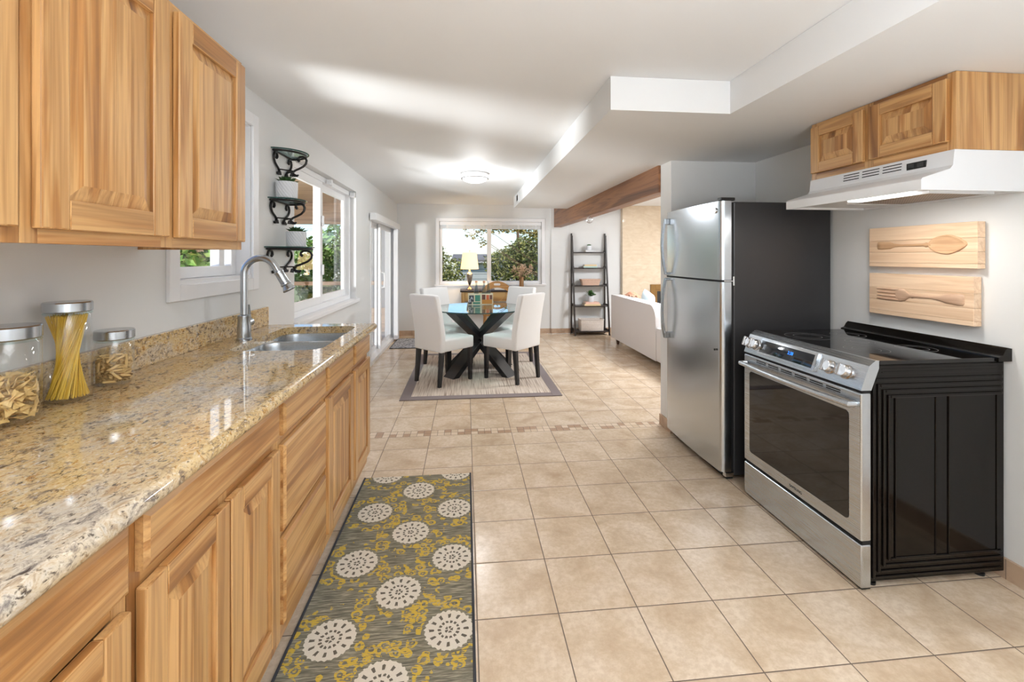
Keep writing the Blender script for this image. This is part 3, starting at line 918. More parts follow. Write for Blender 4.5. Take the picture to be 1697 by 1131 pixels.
# ---- upper cabinets on the left wall
UXF, UZ0, UZ1 = -0.80, 1.376, 2.064
fU = lambda u, v, w: (UXF - 0.02 + w, u, v)
def upper_cab(y0, y1, label, mids):
    o = thing('wall_cabinet', ((WL + UXF) / 2, (y0 + y1) / 2, UZ0), label, 'cabinet', 'kitchen wall cabinets')
    e = 0.0008
    xb = UXF - 0.021
    MB().box(WL + 0.002, xb - 0.02, y0 + e, y0 + 0.018, UZ0, UZ1).box(WL + 0.002, xb - 0.02, y1 - 0.018, y1 - e, UZ0, UZ1).box(WL + 0.002, xb - 0.02, y0 + 0.018, y1 - 0.018, UZ0 + 0.02, UZ0 + 0.035).box(WL + 0.002, xb - 0.02, y0 + 0.018, y1 - 0.018, UZ1 - 0.02, UZ1).build('body', M['wood_z'], o)
    mb = MB()
    for (a, b) in [(y0 + e, y0 + 0.036), (y1 - 0.036, y1 - e)] + [(m_ - 0.024, m_ + 0.024) for m_ in mids]:
        mb.box(xb - 0.02, xb, a, b, UZ0, UZ1, 0, 0.001)
    ed = [y0 + 0.036] + sum([[m_ - 0.024, m_ + 0.024] for m_ in mids], []) + [y1 - 0.036]
    for a, b in zip(ed[0::2], ed[1::2]):
        mb.box(xb - 0.02, xb - 0.0004, a, b, UZ0, UZ0 + 0.045, 1, 0.001); mb.box(xb - 0.02, xb - 0.0004, a, b, UZ1 - 0.045, UZ1, 1, 0.001)
    mb.build('face_frame', [M['wood_z'], M['wood_y']], o)
    return o
u1_ = upper_cab(0.35, 0.918, 'honey hickory wall cabinet nearest the camera, mostly cut off by the picture edge', [])
panel_door('door', fU, 0.375, 0.895, UZ0 + 0.028, UZ1 - 0.022, u1_)
u2_ = upper_cab(0.918, 1.745, 'honey hickory wall cabinet with two tall panelled doors beside the sink window', [1.330])
panel_door('door', fU, 0.938, 1.310, UZ0 + 0.028, UZ1 - 0.022, u2_, sw=0.062, boards=4)
panel_door('door', fU, 1.351, 1.730, UZ0 + 0.028, UZ1 - 0.022, u2_, sw=0.062, boards=4)

# ---- granite worktop with an undermount cut-out
CX0, CX1, CY0, CY1 = WL + 0.002, -0.526, 0.22, 2.760
SK = (-1.005, -0.615, 1.980, 2.640)
mb = MB()
hole = rrect(SK[0], SK[1], SK[2], SK[3], 0.065, 8)
ct0 = CT - 0.038
mb.plate([(CX0, CY0), (CX1 - 0.019, CY0), (CX1 - 0.019, CY1 - 0.019), (CX0, CY1 - 0.019)], [hole], ct0, CT, lambda u, v, t_: (u, v, t_))
prof = [(CX1 - 0.019 + 0.019 * math.sin(a), ct0 + 0.019 - 0.019 * math.cos(a)) for a in [PI * k / 10 for k in range(11)]]
prof = [(CX1 - 0.019, ct0)] + prof[1:-1] + [(CX1 - 0.019, CT)]
mb.prism([(q[0], q[1]) for q in prof], CY0, CY1 - 0.019, 'y')
prof2 = [(CY1 - 0.019 + 0.019 * math.sin(PI * k / 10), ct0 + 0.019 - 0.019 * math.cos(PI * k / 10)) for k in range(11)]
mb.prism(prof2, CX0, CX1 - 0.019, 'x')
mb.lathe([(0.0005, ct0)] + [(0.019 * math.sin(PI * k / 10), ct0 + 0.019 - 0.019 * math.cos(PI * k / 10)) for k in range(1, 10)] + [(0.0005, CT)], (CX1 - 0.019, CY1 - 0.019, 0), 24)
wt = mb.build('worktop', M['granite'], sharp=0.9)
tag(wt, 'polished beige and gold speckled granite worktop over the base cabinets', 'worktop')
MB().box(WL + 0.002, WL + 0.022, CY0, CY1 - 0.01, CT + 0.0005, CT + 0.105, bev=0.002).build('backsplash', M['granite'], wt)

# ---- double sink
sk = thing('kitchen_sink', ((SK[0] + SK[1]) / 2, (SK[2] + SK[3]) / 2, CT - 0.20), 'stainless steel double bowl sink set under the granite worktop', 'sink')
mb = MB()
flange = rrect(SK[0] - 0.012, SK[1] + 0.012, SK[2] - 0.012, SK[3] + 0.012, 0.09, 8)
dv = 2.385
b1 = rrect(SK[0] + 0.004, SK[1] - 0.004, SK[2] + 0.004, dv - 0.012, 0.075, 8)
b2 = rrect(SK[0] + 0.004, SK[1] - 0.004, dv + 0.012, SK[3] - 0.004, 0.075, 8)
mb.plate(flange, [b1, b2], ct0 - 0.003, ct0 - 0.0005, lambda u, v, t_: (u, v, t_))
mb.build('rim', M['steel_y'], sk)
for bb in (b1, b2):
    cxm = sum(q[0] for q in bb) / len(bb); cym = sum(q[1] for q in bb) / len(bb)
    n = len(bb)
    vs_, fs = [], []
    rings = [(1.0, ct0 - 0.002), (0.985, ct0 - 0.02), (0.955, ct0 - 0.13), (0.93, ct0 - 0.155), (0.86, ct0 - 0.168), (0.2, ct0 - 0.174)]
    for k, z in rings:
        vs_ += [(cxm + (q[0] - cxm) * k, cym + (q[1] - cym) * k, z) for q in bb]
    for j in range(len(rings) - 1):
        for i in range(n):
            fs.append((j * n + i, j * n + (i + 1) % n, (j + 1) * n + (i + 1) % n, (j + 1) * n + i))
    bo = MB().add(vs_, fs).build('bowl', M['steel_y'], sk)
    MB().lathe([(0.001, ct0 - 0.176), (0.03, ct0 - 0.176), (0.042, ct0 - 0.171), (0.044, ct0 - 0.173)], (cxm, cym, 0), 24).build('drain', M['chrome'], bo)

# ---- faucet
FX, FY = -1.045, 2.245
fa = thing('kitchen_faucet', (FX, FY, CT), 'brushed nickel gooseneck pull-down faucet behind the double sink', 'faucet')
MB().lathe([(0.033, CT + 0.0008), (0.033, CT + 0.010), (0.030, CT + 0.013), (0.0295, CT + 0.06), (0.0265, CT + 0.105), (0.0275, CT + 0.110), (0.0275, CT + 0.118), (0.0200, CT + 0.122)], (FX, FY, 0), 32).build('base', M['nickel'], fa)
r_ = 0.0745
pts = [(FX, FY, CT + 0.115 + k * 0.04) for k in range(6)] + []
zc = CT + 0.315
pts += [(FX + r_ - r_ * math.cos(a), FY, zc + r_ * math.sin(a)) for a in [R(q) for q in range(0, 151, 10)]]
e = pts[-1]; dr = Vector((math.sin(R(150)), 0, math.cos(R(150))))
pts.append(tuple(Vector(e) + dr * 0.03))
MB().tube(pts, 0.0160, 18).build('spout', M['nickel'], fa)
st = Vector(pts[-1])
def along(prof, o, d):
    q = d.to_track_quat('Z', 'Y').to_matrix().to_4x4(); q.translation = o
    m_ = MB().lathe(prof, seg=24); m_.xform(q); return m_
hd = along([(0.0185, 0), (0.0225, 0.003), (0.0225, 0.008), (0.0205, 0.012), (0.0215, 0.064), (0.0240, 0.067), (0.0240, 0.073), (0.0200, 0.078), (0.0295, 0.100), (0.0285, 0.104)], st, dr).build('spray_head', M['nickel'], fa)
along([(0.0270, 0.1042), (0.001, 0.1046)], st, dr).build('nozzle', M['black'], hd)
MB().tube([(FX, FY + 0.02, CT + 0.075), (FX, FY + 0.062, CT + 0.078)], 0.020, 20).build('handle_hub', M['nickel'], fa)
MB().tube([(FX, FY + 0.052, CT + 0.09), (FX + 0.002, FY + 0.047, CT + 0.13), (FX + 0.002, FY + 0.040, CT + 0.165)], [0.009, 0.006, 0.005], 10).build('lever', M['nickel'], fa)

# ---------------------------------------------------------------- pasta jars
def jar(cx, cy, r, h, lid_h, label):
    o = thing('pasta_jar', (cx, cy, CT + 0.0006), label, 'jar', 'glass pasta jars')
    z0 = CT + 0.0006
    th = 0.0028
    body = [(0.001, z0), (r - 0.006, z0), (r, z0 + 0.007), (r, h - 0.012), (r - 0.006, h - 0.004), (r - 0.006, h), (r - 0.006 - th, h), (r - 0.006 - th, h - 0.006), (r - th, h - 0.016), (r - th, z0 + 0.012), (r - 0.010, z0 + 0.006), (0.001, z0 + 0.005)]
    MB().lathe(body, (cx, cy, 0), 48, cap0=False, cap1=False).build('glass_body', M['jarglass'], o, sharp=1.0)
    MB().lathe([(0.001, h - 0.004), (r - 0.002, h - 0.004), (r + 0.0012, h - 0.001), (r + 0.0012, h + lid_h - 0.003), (r - 0.001, h + lid_h), (0.001, h + lid_h + 0.001)], (cx, cy, 0), 48).build('lid', M['lid'], o)
    MB().lathe([(r - 0.001, h - 0.010), (r + 0.001, h - 0.007), (r - 0.001, h - 0.004)], (cx, cy, 0), 40, cap0=False, cap1=False).build('seal', M['shelfglass'], o)
    return o
JS, JF, JP = (-1.088, 1.352), (-1.083, 1.185), (-1.092, 1.522)
jar(JS[0], JS[1], 0.0505, 1.203, 0.024, 'tall glass jar of spaghetti with a flat steel lid')
jar(JF[0], JF[1], 0.0565, 1.158, 0.028, 'squat glass jar of bow-tie pasta with a steel lid')
jar(JP[0], JP[1], 0.0490, 1.098, 0.025, 'low glass jar of pasta tubes with a steel lid')
# spaghetti sheaf pinched in the middle
rs = random.Random(5)
mb = MB()
zb, zt = CT + 0.0125, 1.192
for k in range(330):
    rr_ = math.sqrt(rs.random())
    a = rs.random() * 2 * PI
    tw = R(118) + rs.uniform(-0.10, 0.10)
    R0 = 0.0445
    P0 = Vector((JS[0] + R0 * rr_ * math.cos(a), JS[1] + R0 * rr_ * math.sin(a), zb))
    P1 = Vector((JS[0] + R0 * rr_ * math.cos(a + tw), JS[1] + R0 * rr_ * math.sin(a + tw), zt - rs.random() * 0.006))
    mb.tube([P0, P1], 0.00085, 4, caps=True)
o = mb.build('spaghetti', M['spaghetti'])
tag(o, 'sheaf of yellow spaghetti twisted inside the tall jar', 'pasta', kind='stuff')
#PASTA_SIM
# settled pasta pieces: x, y, z in millimetres from the jar's inside bottom, then euler angles
KF, KP = 0.6784, 0.7244
FARF = [(32.2, -8.2, 5.5, 0.07, 0.07, 2.91), (-10.9, 35.8, 5.7, 0.20, 0.00, 0.28), (-24.1, -20.1, 5.6, -0.14, -0.18, -2.80), (21.4, 23.5, 5.4, -0.02, -0.12, 0.59), (-27.9, 12.9, 5.9, -0.41, -0.02, 2.72), (3.4, -30.2, 5.9, -0.35, -0.05, -2.13), (4.1, 32.8, 13.6, -0.19, -0.20, 1.47), (-39.3, -8.2, 18.7, 0.51, 0.86, 1.68), (19.5, -28.4, 12.0, 0.08, -2.65, -1.10), (-7.1, 5.2, 14.0, -0.03, 0.22, -2.02), (-13.8, -25.4, 15.7, 0.02, 0.01, 2.90), (23.0, 5.0, 12.4, -0.07, 0.12, -2.70), (-30.3, 9.8, 16.2, -0.40, 0.20, 2.48), (0.0, -4.6, 37.2, -0.90, 0.32, 3.00), (24.1, 19.3, 21.2, -0.24, 0.13, 1.31), (-31.7, 4.8, 27.1, -0.14, -0.04, -0.34), (10.5, -2.6, 26.5, 0.59, -0.56, 0.55), (4.4, 17.0, 26.6, 0.26, 0.09, -2.73), (-16.8, -42.3, 17.0, 1.58, 2.78, -0.31), (44.4, 12.8, 20.5, 1.77, -1.14, 1.64), (-11.5, 35.6, 22.1, 0.20, 0.23, -2.84), (7.9, -31.9, 26.2, -0.59, 0.30, -1.41), (14.5, 20.6, 38.3, -0.79, 0.11, 0.39), (-22.4, 23.3, 31.1, -0.20, -0.29, -0.94), (33.0, -12.8, 21.2, 0.59, 0.17, 0.83), (-7.5, 33.9, 35.7, 0.19, -0.27, -2.64), (-23.0, -24.0, 32.7, 0.14, 0.02, 0.81), (33.7, -6.9, 34.3, -0.06, -0.51, 2.90), (-30.3, 19.5, 41.4, -0.37, -0.49, 0.85), (-8.1, -30.6, 39.8, -0.17, 0.17, -2.07), (32.4, 6.8, 46.6, 0.02, 0.17, 0.27), (-17.2, 0.1, 46.3, -0.27, -0.38, 0.81), (22.6, -28.7, 31.5, -0.65, -0.69, 2.95), (7.1, 30.9, 45.5, -0.14, 0.33, 1.72), (-27.9, -23.9, 45.1, -0.44, 0.08, 2.28), (30.9, -18.3, 44.2, 0.14, 0.69, -0.30), (-5.0, 37.4, 52.0, 0.40, 3.13, 0.13), (-35.7, 7.9, 47.9, 0.38, 0.70, -2.36), (38.5, -4.5, 54.8, 0.58, -0.25, 1.49), (-34.6, 18.2, 63.2, 2.37, -0.59, 1.00), (13.0, -39.7, 43.6, 1.71, 0.14, -2.63), (17.8, 14.1, 60.0, -0.30, -0.38, 1.08), (-5.1, 1.0, 65.7, -0.26, -0.07, 2.68), (1.5, -14.8, 54.1, -0.08, 0.35, -2.40), (-3.1, 22.4, 63.2, -0.14, 0.27, -1.89), (-23.8, -17.2, 57.5, -0.02, -0.12, 1.40), (34.9, -29.6, 56.8, -1.40, 0.85, -2.10), (28.2, 35.1, 44.8, 1.09, -0.92, 2.63), (-5.6, -32.6, 60.1, -0.23, 0.20, -1.75), (1.8, 46.4, 70.3, 2.15, -1.44, -0.65), (-44.2, -9.9, 56.3, 1.68, 0.54, 1.90), (15.7, -29.0, 64.6, 0.35, -0.20, 1.07), (9.5, 29.7, 74.5, 0.20, -0.07, 0.20), (-24.1, -20.6, 67.6, 0.07, 0.11, -1.52), (23.4, 8.1, 72.9, -3.01, 0.11, 0.01), (-18.5, 30.5, 68.0, 0.91, -0.29, -1.61), (-11.6, -44.6, 74.6, 1.45, 0.02, 2.89), (35.2, 30.0, 73.5, -0.71, -1.72, 1.33), (-31.6, 3.9, 75.0, 0.14, -0.29, -0.60), (-5.4, -28.6, 75.4, -0.16, -0.04, 2.79), (5.8, 30.1, 85.7, -3.11, -0.43, 0.40), (-35.1, -11.5, 83.5, -0.07, -0.10, 1.89), (45.9, 3.5, 70.1, -1.65, 0.14, -1.48), (-11.5, 35.4, 90.2, -0.31, 0.44, -2.82), (-33.3, -17.5, 94.6, 0.29, -2.85, -1.07), (38.5, -6.4, 82.5, 0.69, 0.51, -1.80), (-21.6, 23.2, 93.3, -0.00, 0.52, -1.25), (-13.6, -31.0, 94.6, 0.42, 0.47, 1.38), (33.2, 10.1, 93.1, 0.72, -0.31, -1.11), (-43.2, 14.2, 91.7, 0.68, -1.33, -1.16), (29.2, -14.8, 85.2, 1.20, -0.44, -0.93), (6.0, 8.1, 84.0, -0.00, -0.48, 1.14), (17.0, -43.0, 80.5, 2.31, -1.67, -0.38), (19.7, -22.0, 84.8, -1.65, -0.44, 2.24), (-12.9, 5.0, 92.5, -0.43, 0.08, -2.71), (-0.3, -13.6, 84.7, 0.88, 1.33, 2.02), (22.3, 11.6, 99.0, 2.65, -0.27, 1.34), (-9.6, -25.4, 105.4, 2.99, 0.25, -0.65), (8.9, -35.5, 95.2, 2.82, -1.03, -0.69), (3.5, 7.7, 101.3, -0.05, 0.19, -1.66)]
PENN = [(25.6, -2.0, 4.5, -1.21, 0.00, -0.64), (-10.1, 21.1, 4.4, 0.00, -0.00, -2.40), (-15.8, -23.4, 4.4, -0.63, -0.00, -1.45), (16.5, 20.6, 4.4, 0.63, -0.00, 0.83), (-13.5, 30.5, 4.5, 0.02, 0.00, -2.40), (10.0, -36.7, 4.4, 1.89, 0.00, 0.36), (-1.1, 16.8, 4.6, 0.00, 0.01, -2.39), (-36.5, -10.2, 4.6, -1.57, -0.00, -1.41), (14.2, -5.3, 4.6, 2.11, -0.00, -0.68), (-15.1, 34.8, 12.3, -0.01, 0.25, -2.73), (-25.6, -20.1, 4.4, -0.63, -0.00, 1.70), (24.8, -8.2, 12.9, -0.50, 0.19, -0.73), (-33.8, 20.1, 12.0, -0.05, 0.86, -2.11), (8.2, -22.7, 8.4, -0.18, 0.35, 2.52), (35.9, 12.3, 4.4, 1.89, 0.00, 1.99), (-27.4, -11.4, 13.5, 1.88, 0.02, -0.22), (15.9, -18.3, 4.6, 0.15, -0.00, -0.68), (24.9, 28.6, 13.3, -0.63, -3.14, -0.67), (-13.0, -28.1, 13.8, -0.68, 0.39, -0.72), (37.5, -8.3, 17.5, -1.00, -0.28, -1.86), (-2.0, 26.2, 13.3, 0.70, 0.04, 0.23), (1.7, -28.9, 9.6, 1.08, 0.39, 2.52), (17.5, 9.1, 12.5, -0.67, -0.12, 2.72), (-16.2, 14.2, 13.3, -1.25, 0.01, 3.03), (7.4, -14.1, 13.2, -0.48, -0.03, -0.46), (18.2, 22.5, 26.4, -0.32, 0.62, -1.71), (-21.0, 2.2, 4.4, -1.26, 0.00, 2.72), (28.3, 19.3, 21.2, 0.38, -0.15, 1.93), (-2.7, 31.8, 20.3, 0.55, 0.14, 0.36), (-27.1, -1.9, 13.3, -1.24, -3.10, -0.21), (9.6, 25.3, 31.9, 1.71, -0.66, 1.35), (-20.7, 17.6, 21.9, -2.23, 0.07, 0.10), (3.8, -25.9, 23.0, 0.22, -0.06, -1.26), (12.2, 30.1, 24.6, 0.31, 2.51, 1.43), (-16.9, 5.2, 14.2, 0.03, -0.15, 2.98), (12.5, -22.7, 21.6, 0.51, -0.09, 1.82), (3.0, 31.4, 29.8, -0.13, -0.62, 1.32), (-25.9, -27.7, 13.5, -2.29, -0.02, 2.32), (30.4, -5.7, 22.3, 2.23, -0.14, 0.95), (-7.2, 7.9, 21.7, 0.68, 0.35, -0.14), (24.8, -30.7, 22.8, 1.33, 0.85, 0.73), (27.7, 3.2, 28.5, 0.02, 0.37, -2.38), (-27.5, -6.4, 20.9, 1.88, 0.03, -0.20), (25.6, -17.2, 29.8, -0.53, 0.08, 0.30), (-3.3, 15.9, 29.2, -2.32, -0.11, 2.12), (-3.0, -27.3, 17.1, -1.63, 0.19, 1.78), (19.7, 8.0, 26.2, 0.62, 2.86, 0.73), (-17.3, 19.5, 30.5, -1.05, 0.17, 2.28), (-21.4, -29.9, 22.3, 1.04, -0.11, 2.70), (21.1, 18.8, 34.4, -0.08, -0.29, 0.72), (-8.7, -0.9, 20.4, 0.04, -0.17, 2.94), (26.4, -7.8, 31.6, 0.07, 0.01, 0.27), (-10.4, 20.0, 39.1, -1.53, 0.04, -0.07), (-13.0, -5.1, 28.5, 1.86, 0.11, -0.10), (22.2, 0.7, 36.0, 0.72, 0.28, 3.02), (-39.7, 4.5, 25.4, -1.82, 1.03, 1.41), (-32.5, -22.6, 42.5, 1.37, 2.26, -1.02), (14.7, 22.3, 39.7, 1.38, 0.21, -2.33), (-17.0, 4.0, 33.0, 1.24, 3.00, -0.27), (5.4, -25.4, 32.2, -0.04, 0.15, 1.66), (-5.4, 39.8, 34.6, 1.80, -1.16, 0.16), (-28.9, -13.0, 26.9, 1.90, 0.14, -0.34), (26.1, -23.6, 36.2, -1.71, -0.05, 0.42), (-10.5, 32.2, 35.8, -1.20, -0.29, -0.37), (-17.4, -23.7, 32.9, -1.92, 0.23, -1.71), (0.3, -6.9, 38.3, 1.51, -0.03, 0.12), (-33.3, 10.1, 40.5, 0.80, -0.17, 1.67), (-5.6, -29.3, 25.9, -2.23, 0.24, 1.90), (23.1, 12.0, 40.2, -0.39, 0.06, 0.42), (-24.8, -11.6, 36.8, -0.05, 0.31, -1.74), (24.1, -13.8, 40.1, -1.26, 0.14, -2.89), (17.0, 27.4, 49.8, -2.29, 0.01, -1.19), (-14.0, -28.8, 40.1, -0.15, 0.44, -0.97), (40.0, -7.9, 62.0, -0.93, 1.52, -1.79), (-28.5, 25.4, 36.2, 0.23, 0.48, -2.28), (20.4, -32.5, 46.8, 0.09, 0.53, -2.57), (23.2, 33.3, 62.6, 0.40, 1.40, -0.58), (-12.5, 8.9, 41.4, 0.36, 0.01, 2.93), (25.5, -21.7, 45.1, 1.06, 3.01, 0.25), (5.6, 19.8, 47.8, -0.42, -0.19, 1.59), (-20.1, -8.8, 48.0, 2.12, 0.32, 0.95), (19.8, -4.6, 46.8, 0.86, 0.15, 1.08), (-16.1, 21.5, 48.2, 2.91, -0.06, -0.46), (-4.1, -24.1, 35.4, 0.68, 2.75, -1.23), (36.4, 11.5, 47.1, -2.45, -0.28, 1.83), (-28.8, -1.2, 47.3, -0.94, 0.24, -1.73), (4.6, -29.2, 45.1, -0.04, -0.41, -1.26), (5.7, 8.5, 54.8, -0.10, 0.17, -1.98), (15.0, -35.4, 75.0, -0.72, 2.29, 0.34), (11.7, -0.3, 48.5, 0.30, -0.10, 0.98), (-22.1, 27.2, 56.6, 1.38, 0.16, 1.12), (-10.2, -9.9, 49.2, 0.53, 0.35, 0.94), (26.1, -1.2, 55.3, 1.60, -0.09, -2.76), (-36.1, 12.8, 50.3, 1.18, 0.38, -1.83), (15.2, -25.3, 56.4, 0.28, -0.37, -0.40), (30.6, 17.4, 58.0, 1.56, -0.07, 2.54), (-38.3, -2.2, 53.8, -1.32, -0.37, 1.55), (17.2, -15.1, 58.0, -0.85, 0.10, 2.64), (-4.9, 27.7, 50.3, 1.64, 0.56, 2.16), (-21.9, -1.2, 53.7, -0.16, 0.35, 0.98), (14.9, 3.5, 59.4, -0.51, -0.25, -2.73), (-11.0, 29.6, 56.8, 1.86, -0.07, -2.01), (-20.1, -35.2, 49.0, -0.65, 1.39, 2.60), (14.1, 23.4, 64.8, 2.89, -0.69, -0.99), (-32.8, -5.1, 63.5, -0.74, 0.57, 1.17), (9.3, -19.3, 62.5, -2.80, -0.34, -0.35), (3.0, 38.5, 67.6, -1.58, 0.44, -0.16), (-19.9, 2.2, 61.7, 1.80, 0.37, 1.18), (33.9, 0.1, 64.5, 0.74, 2.80, 1.04), (-28.5, 24.9, 65.3, -2.60, -0.01, 0.81), (-5.3, -26.4, 47.7, -0.66, -0.20, 1.29), (10.0, 10.1, 64.5, 1.06, -0.38, -2.66), (-31.7, 7.5, 66.1, -1.71, 0.04, -2.52), (5.4, -30.6, 57.0, -0.86, -0.03, 2.55), (4.3, 23.5, 65.1, 1.48, 0.63, 2.11), (-12.5, -2.5, 55.1, 0.15, -0.33, -2.16), (27.4, -25.9, 72.2, 0.98, -0.39, 0.96), (-8.8, 10.4, 63.6, 1.25, 0.32, -1.04), (-10.9, -30.9, 56.6, 2.80, 0.22, -0.71), (26.9, 6.2, 65.9, -1.64, -0.10, 1.09), (-13.0, 2.0, 68.4, -0.65, 0.50, -1.06), (-8.0, -31.9, 65.3, -0.99, 0.19, -0.81), (-6.7, 25.9, 66.1, 0.03, 3.07, -1.16), (-27.5, -17.2, 67.1, 0.04, -0.64, 0.49), (-0.7, -23.1, 65.7, -1.50, -0.03, 2.55), (-0.4, 22.7, 74.8, 1.85, -0.23, -2.18), (-18.2, -33.7, 70.0, -0.67, 0.39, 2.60), (23.4, -15.1, 69.6, 0.77, -2.76, -0.13), (-36.0, 11.7, 74.4, -2.63, 0.03, 1.21), (2.7, -9.1, 69.9, -1.45, 0.33, 0.36)]

def farfalle_mb():
    mb = MB()
    nx, ny, L_, W_ = 13, 9, 0.050 * KF, 0.034 * KF
    vs_, fs = [], []
    for sgn in (1, -1):
        for i in range(nx):
            u = i / (nx - 1) * 2 - 1
            pinch = 0.34 + 0.66 * abs(u) ** 1.1
            for j in range(ny):
                w = j / (ny - 1) * 2 - 1
                zig = (0.0012 if j % 2 else 0.0) * abs(u) ** 6 * (1 if u > 0 else -1)
                zf = 0.0040 * (1 - abs(u)) ** 1.5 * math.cos(w * PI * 2) * KF + 0.0022 * u * math.sin(w * 2.4) * KF
                vs_.append((u * L_ / 2 + zig, w * W_ / 2 * pinch, zf + sgn * 0.0006))
    n = nx * ny
    for i in range(nx - 1):
        for j in range(ny - 1):
            a = i * ny + j
            fs.append((a, a + 1, a + ny + 1, a + ny)); fs.append((n + a, n + a + ny, n + a + ny + 1, n + a + 1))
    ed = [i * ny for i in range(nx)] + [(nx - 1) * ny + j for j in range(1, ny)] + [i * ny + ny - 1 for i in range(nx - 2, -1, -1)] + [j for j in range(ny - 2, 0, -1)]
    for a, b in zip(ed, ed[1:] + ed[:1]): fs.append((a, b, n + b, n + a))
    return mb.add(vs_, fs)
def penne_mb():
    mb = MB()
    r, l, t_, n = 0.0056 * KP, 0.041 * KP, 0.0011 * KP, 14
    vs_, fs = [], []
    for (rad, sx_) in ((r, -1), (r, 1), (r - t_, 1), (r - t_, -1)):
        for k in range(n):
            an = 2 * PI * k / n
            rr2 = rad * (1.0 + (0.04 if k % 2 else -0.03) * (rad == r))
            y_, z_ = rr2 * math.cos(an), rr2 * math.sin(an)
            vs_.append((sx_ * l / 2 + z_ * 0.8, y_, z_))
    for j in range(4):
        for k in range(n):
            j2 = (j + 1) % 4; k2 = (k + 1) % n
            fs.append((j * n + k, j * n + k2, j2 * n + k2, j2 * n + k))
    return mb.add(vs_, fs)
def fill(proto, L, c, label, group):
    for i, (x_, y_, z_, ra, rb_, rc) in enumerate(L):
        o = proto if i == 0 else proto.copy()
        if i: COL.objects.link(o)
        o.location = (c[0] + x_ / 1000, c[1] + y_ / 1000, CT + 0.0090 + z_ / 1000)
        o.rotation_euler = (ra, rb_, rc)
        if i == 0: tag(o, label, 'pasta', group)
fp_ = farfalle_mb().build('bow_tie_pasta', M['farfalle'], local=True, sharp=0.9); tag(fp_, 'yellow bow-tie pasta piece inside the squat glass jar', 'pasta', 'bow-tie pasta in the squat jar')
fill(fp_, FARF, JF, fp_['label'], fp_['group'])
pp_ = penne_mb().build('tube_pasta', M['penne'], local=True, sharp=0.9); tag(pp_, 'tan tube pasta piece inside the low glass jar', 'pasta', 'tube pasta in the low jar')
fill(pp_, PENN, JP, pp_['label'], pp_['group'])

# ---------------------------------------------------------------- iron wall brackets and pots by the sink window
def succulent_mb(cx, cy, z, r, n=26, seed=1, tall=0.5):
    g = random.Random(seed)
    mb = MB()
    for k in range(n):
        ring = k / n
        a = k * 2.39996 + g.uniform(-0.2, 0.2)
        L = r * (0.45 + 0.62 * ring)
        el = R(82 - 68 * ring)
        d = Vector((math.cos(a) * math.cos(el), math.sin(a) * math.cos(el), math.sin(el) * tall * 1.7)).normalized()
        s_ = Vector((-math.sin(a), math.cos(a), 0))
        up = s_.cross(d) * -1
        w = L * 0.24
        b = Vector((cx, cy, z + 0.003)) + d * (0.12 * L)
        m1 = b + d * L * 0.5; tip = b + d * L
        vs_ = [b + s_ * w * 0.5, b - s_ * w * 0.5, m1 + s_ * w + up * 0.002, m1 - s_ * w + up * 0.002, m1 - up * w * 0.55, tip, m1 + up * w * 0.12]
        mb.add(vs_, [(0, 2, 6), (0, 6, 1), (1, 6, 3), (2, 5, 6), (3, 6, 5), (0, 4, 2), (1, 4, 0), (1, 3, 4), (2, 4, 5), (3, 5, 4)])
    return mb
def pot(name, cx, cy, z, r, h, label, pm, lm, seed, taper=0.97, fol='rosette'):
    o = thing(name, (cx, cy, z), label, 'plant', None)
    MB().lathe([(0.001, z), (r * taper - 0.003, z), (r * taper, z + 0.004), (r, z + h - 0.002), (r - 0.002, z + h), (r - 0.006, z + h), (r - 0.008, z + h - 0.012), (0.001, z + h - 0.012)], (cx, cy, 0), 36).build('pot', pm, o)
    MB().lathe([(0.001, z + h - 0.011), (r - 0.0085, z + h - 0.011), (0.001, z + h - 0.006)], (cx, cy, 0), 24).build('soil', M['soil'], o)
    if fol == 'rosette':
        succulent_mb(cx, cy, z + h - 0.008, r * 1.05, 30, seed).build('leaves', lm, o, sharp=0.3)
    else:
        g = random.Random(seed); mb = MB()
        for k in range(46):
            a = g.random() * 2 * PI; el = R(g.uniform(15, 85)); L = r * g.uniform(0.8, 1.9)
            d = Vector((math.cos(a) * math.cos(el), math.sin(a) * math.cos(el), math.sin(el)))
            s_ = Vector((-math.sin(a), math.cos(a), 0)); b = Vector((cx, cy, z + h - 0.006)); up = s_.cross(d) * -1
            c_ = b + d * L; w = r * 0.30
            mb.add([b + d * L * 0.45, c_ - d * w * 0.3 + s_ * w, c_ + d * w, c_ - d * w * 0.3 - s_ * w, c_ + up * w * 0.35], [(0, 1, 4), (1, 2, 4), (2, 3, 4), (3, 0, 4), (3, 2, 1, 0)])
            mb.tube([b, b + d * L * 0.5], 0.0016, 4)
        mb.build('leaves', lm, o, sharp=0.3)
    return o
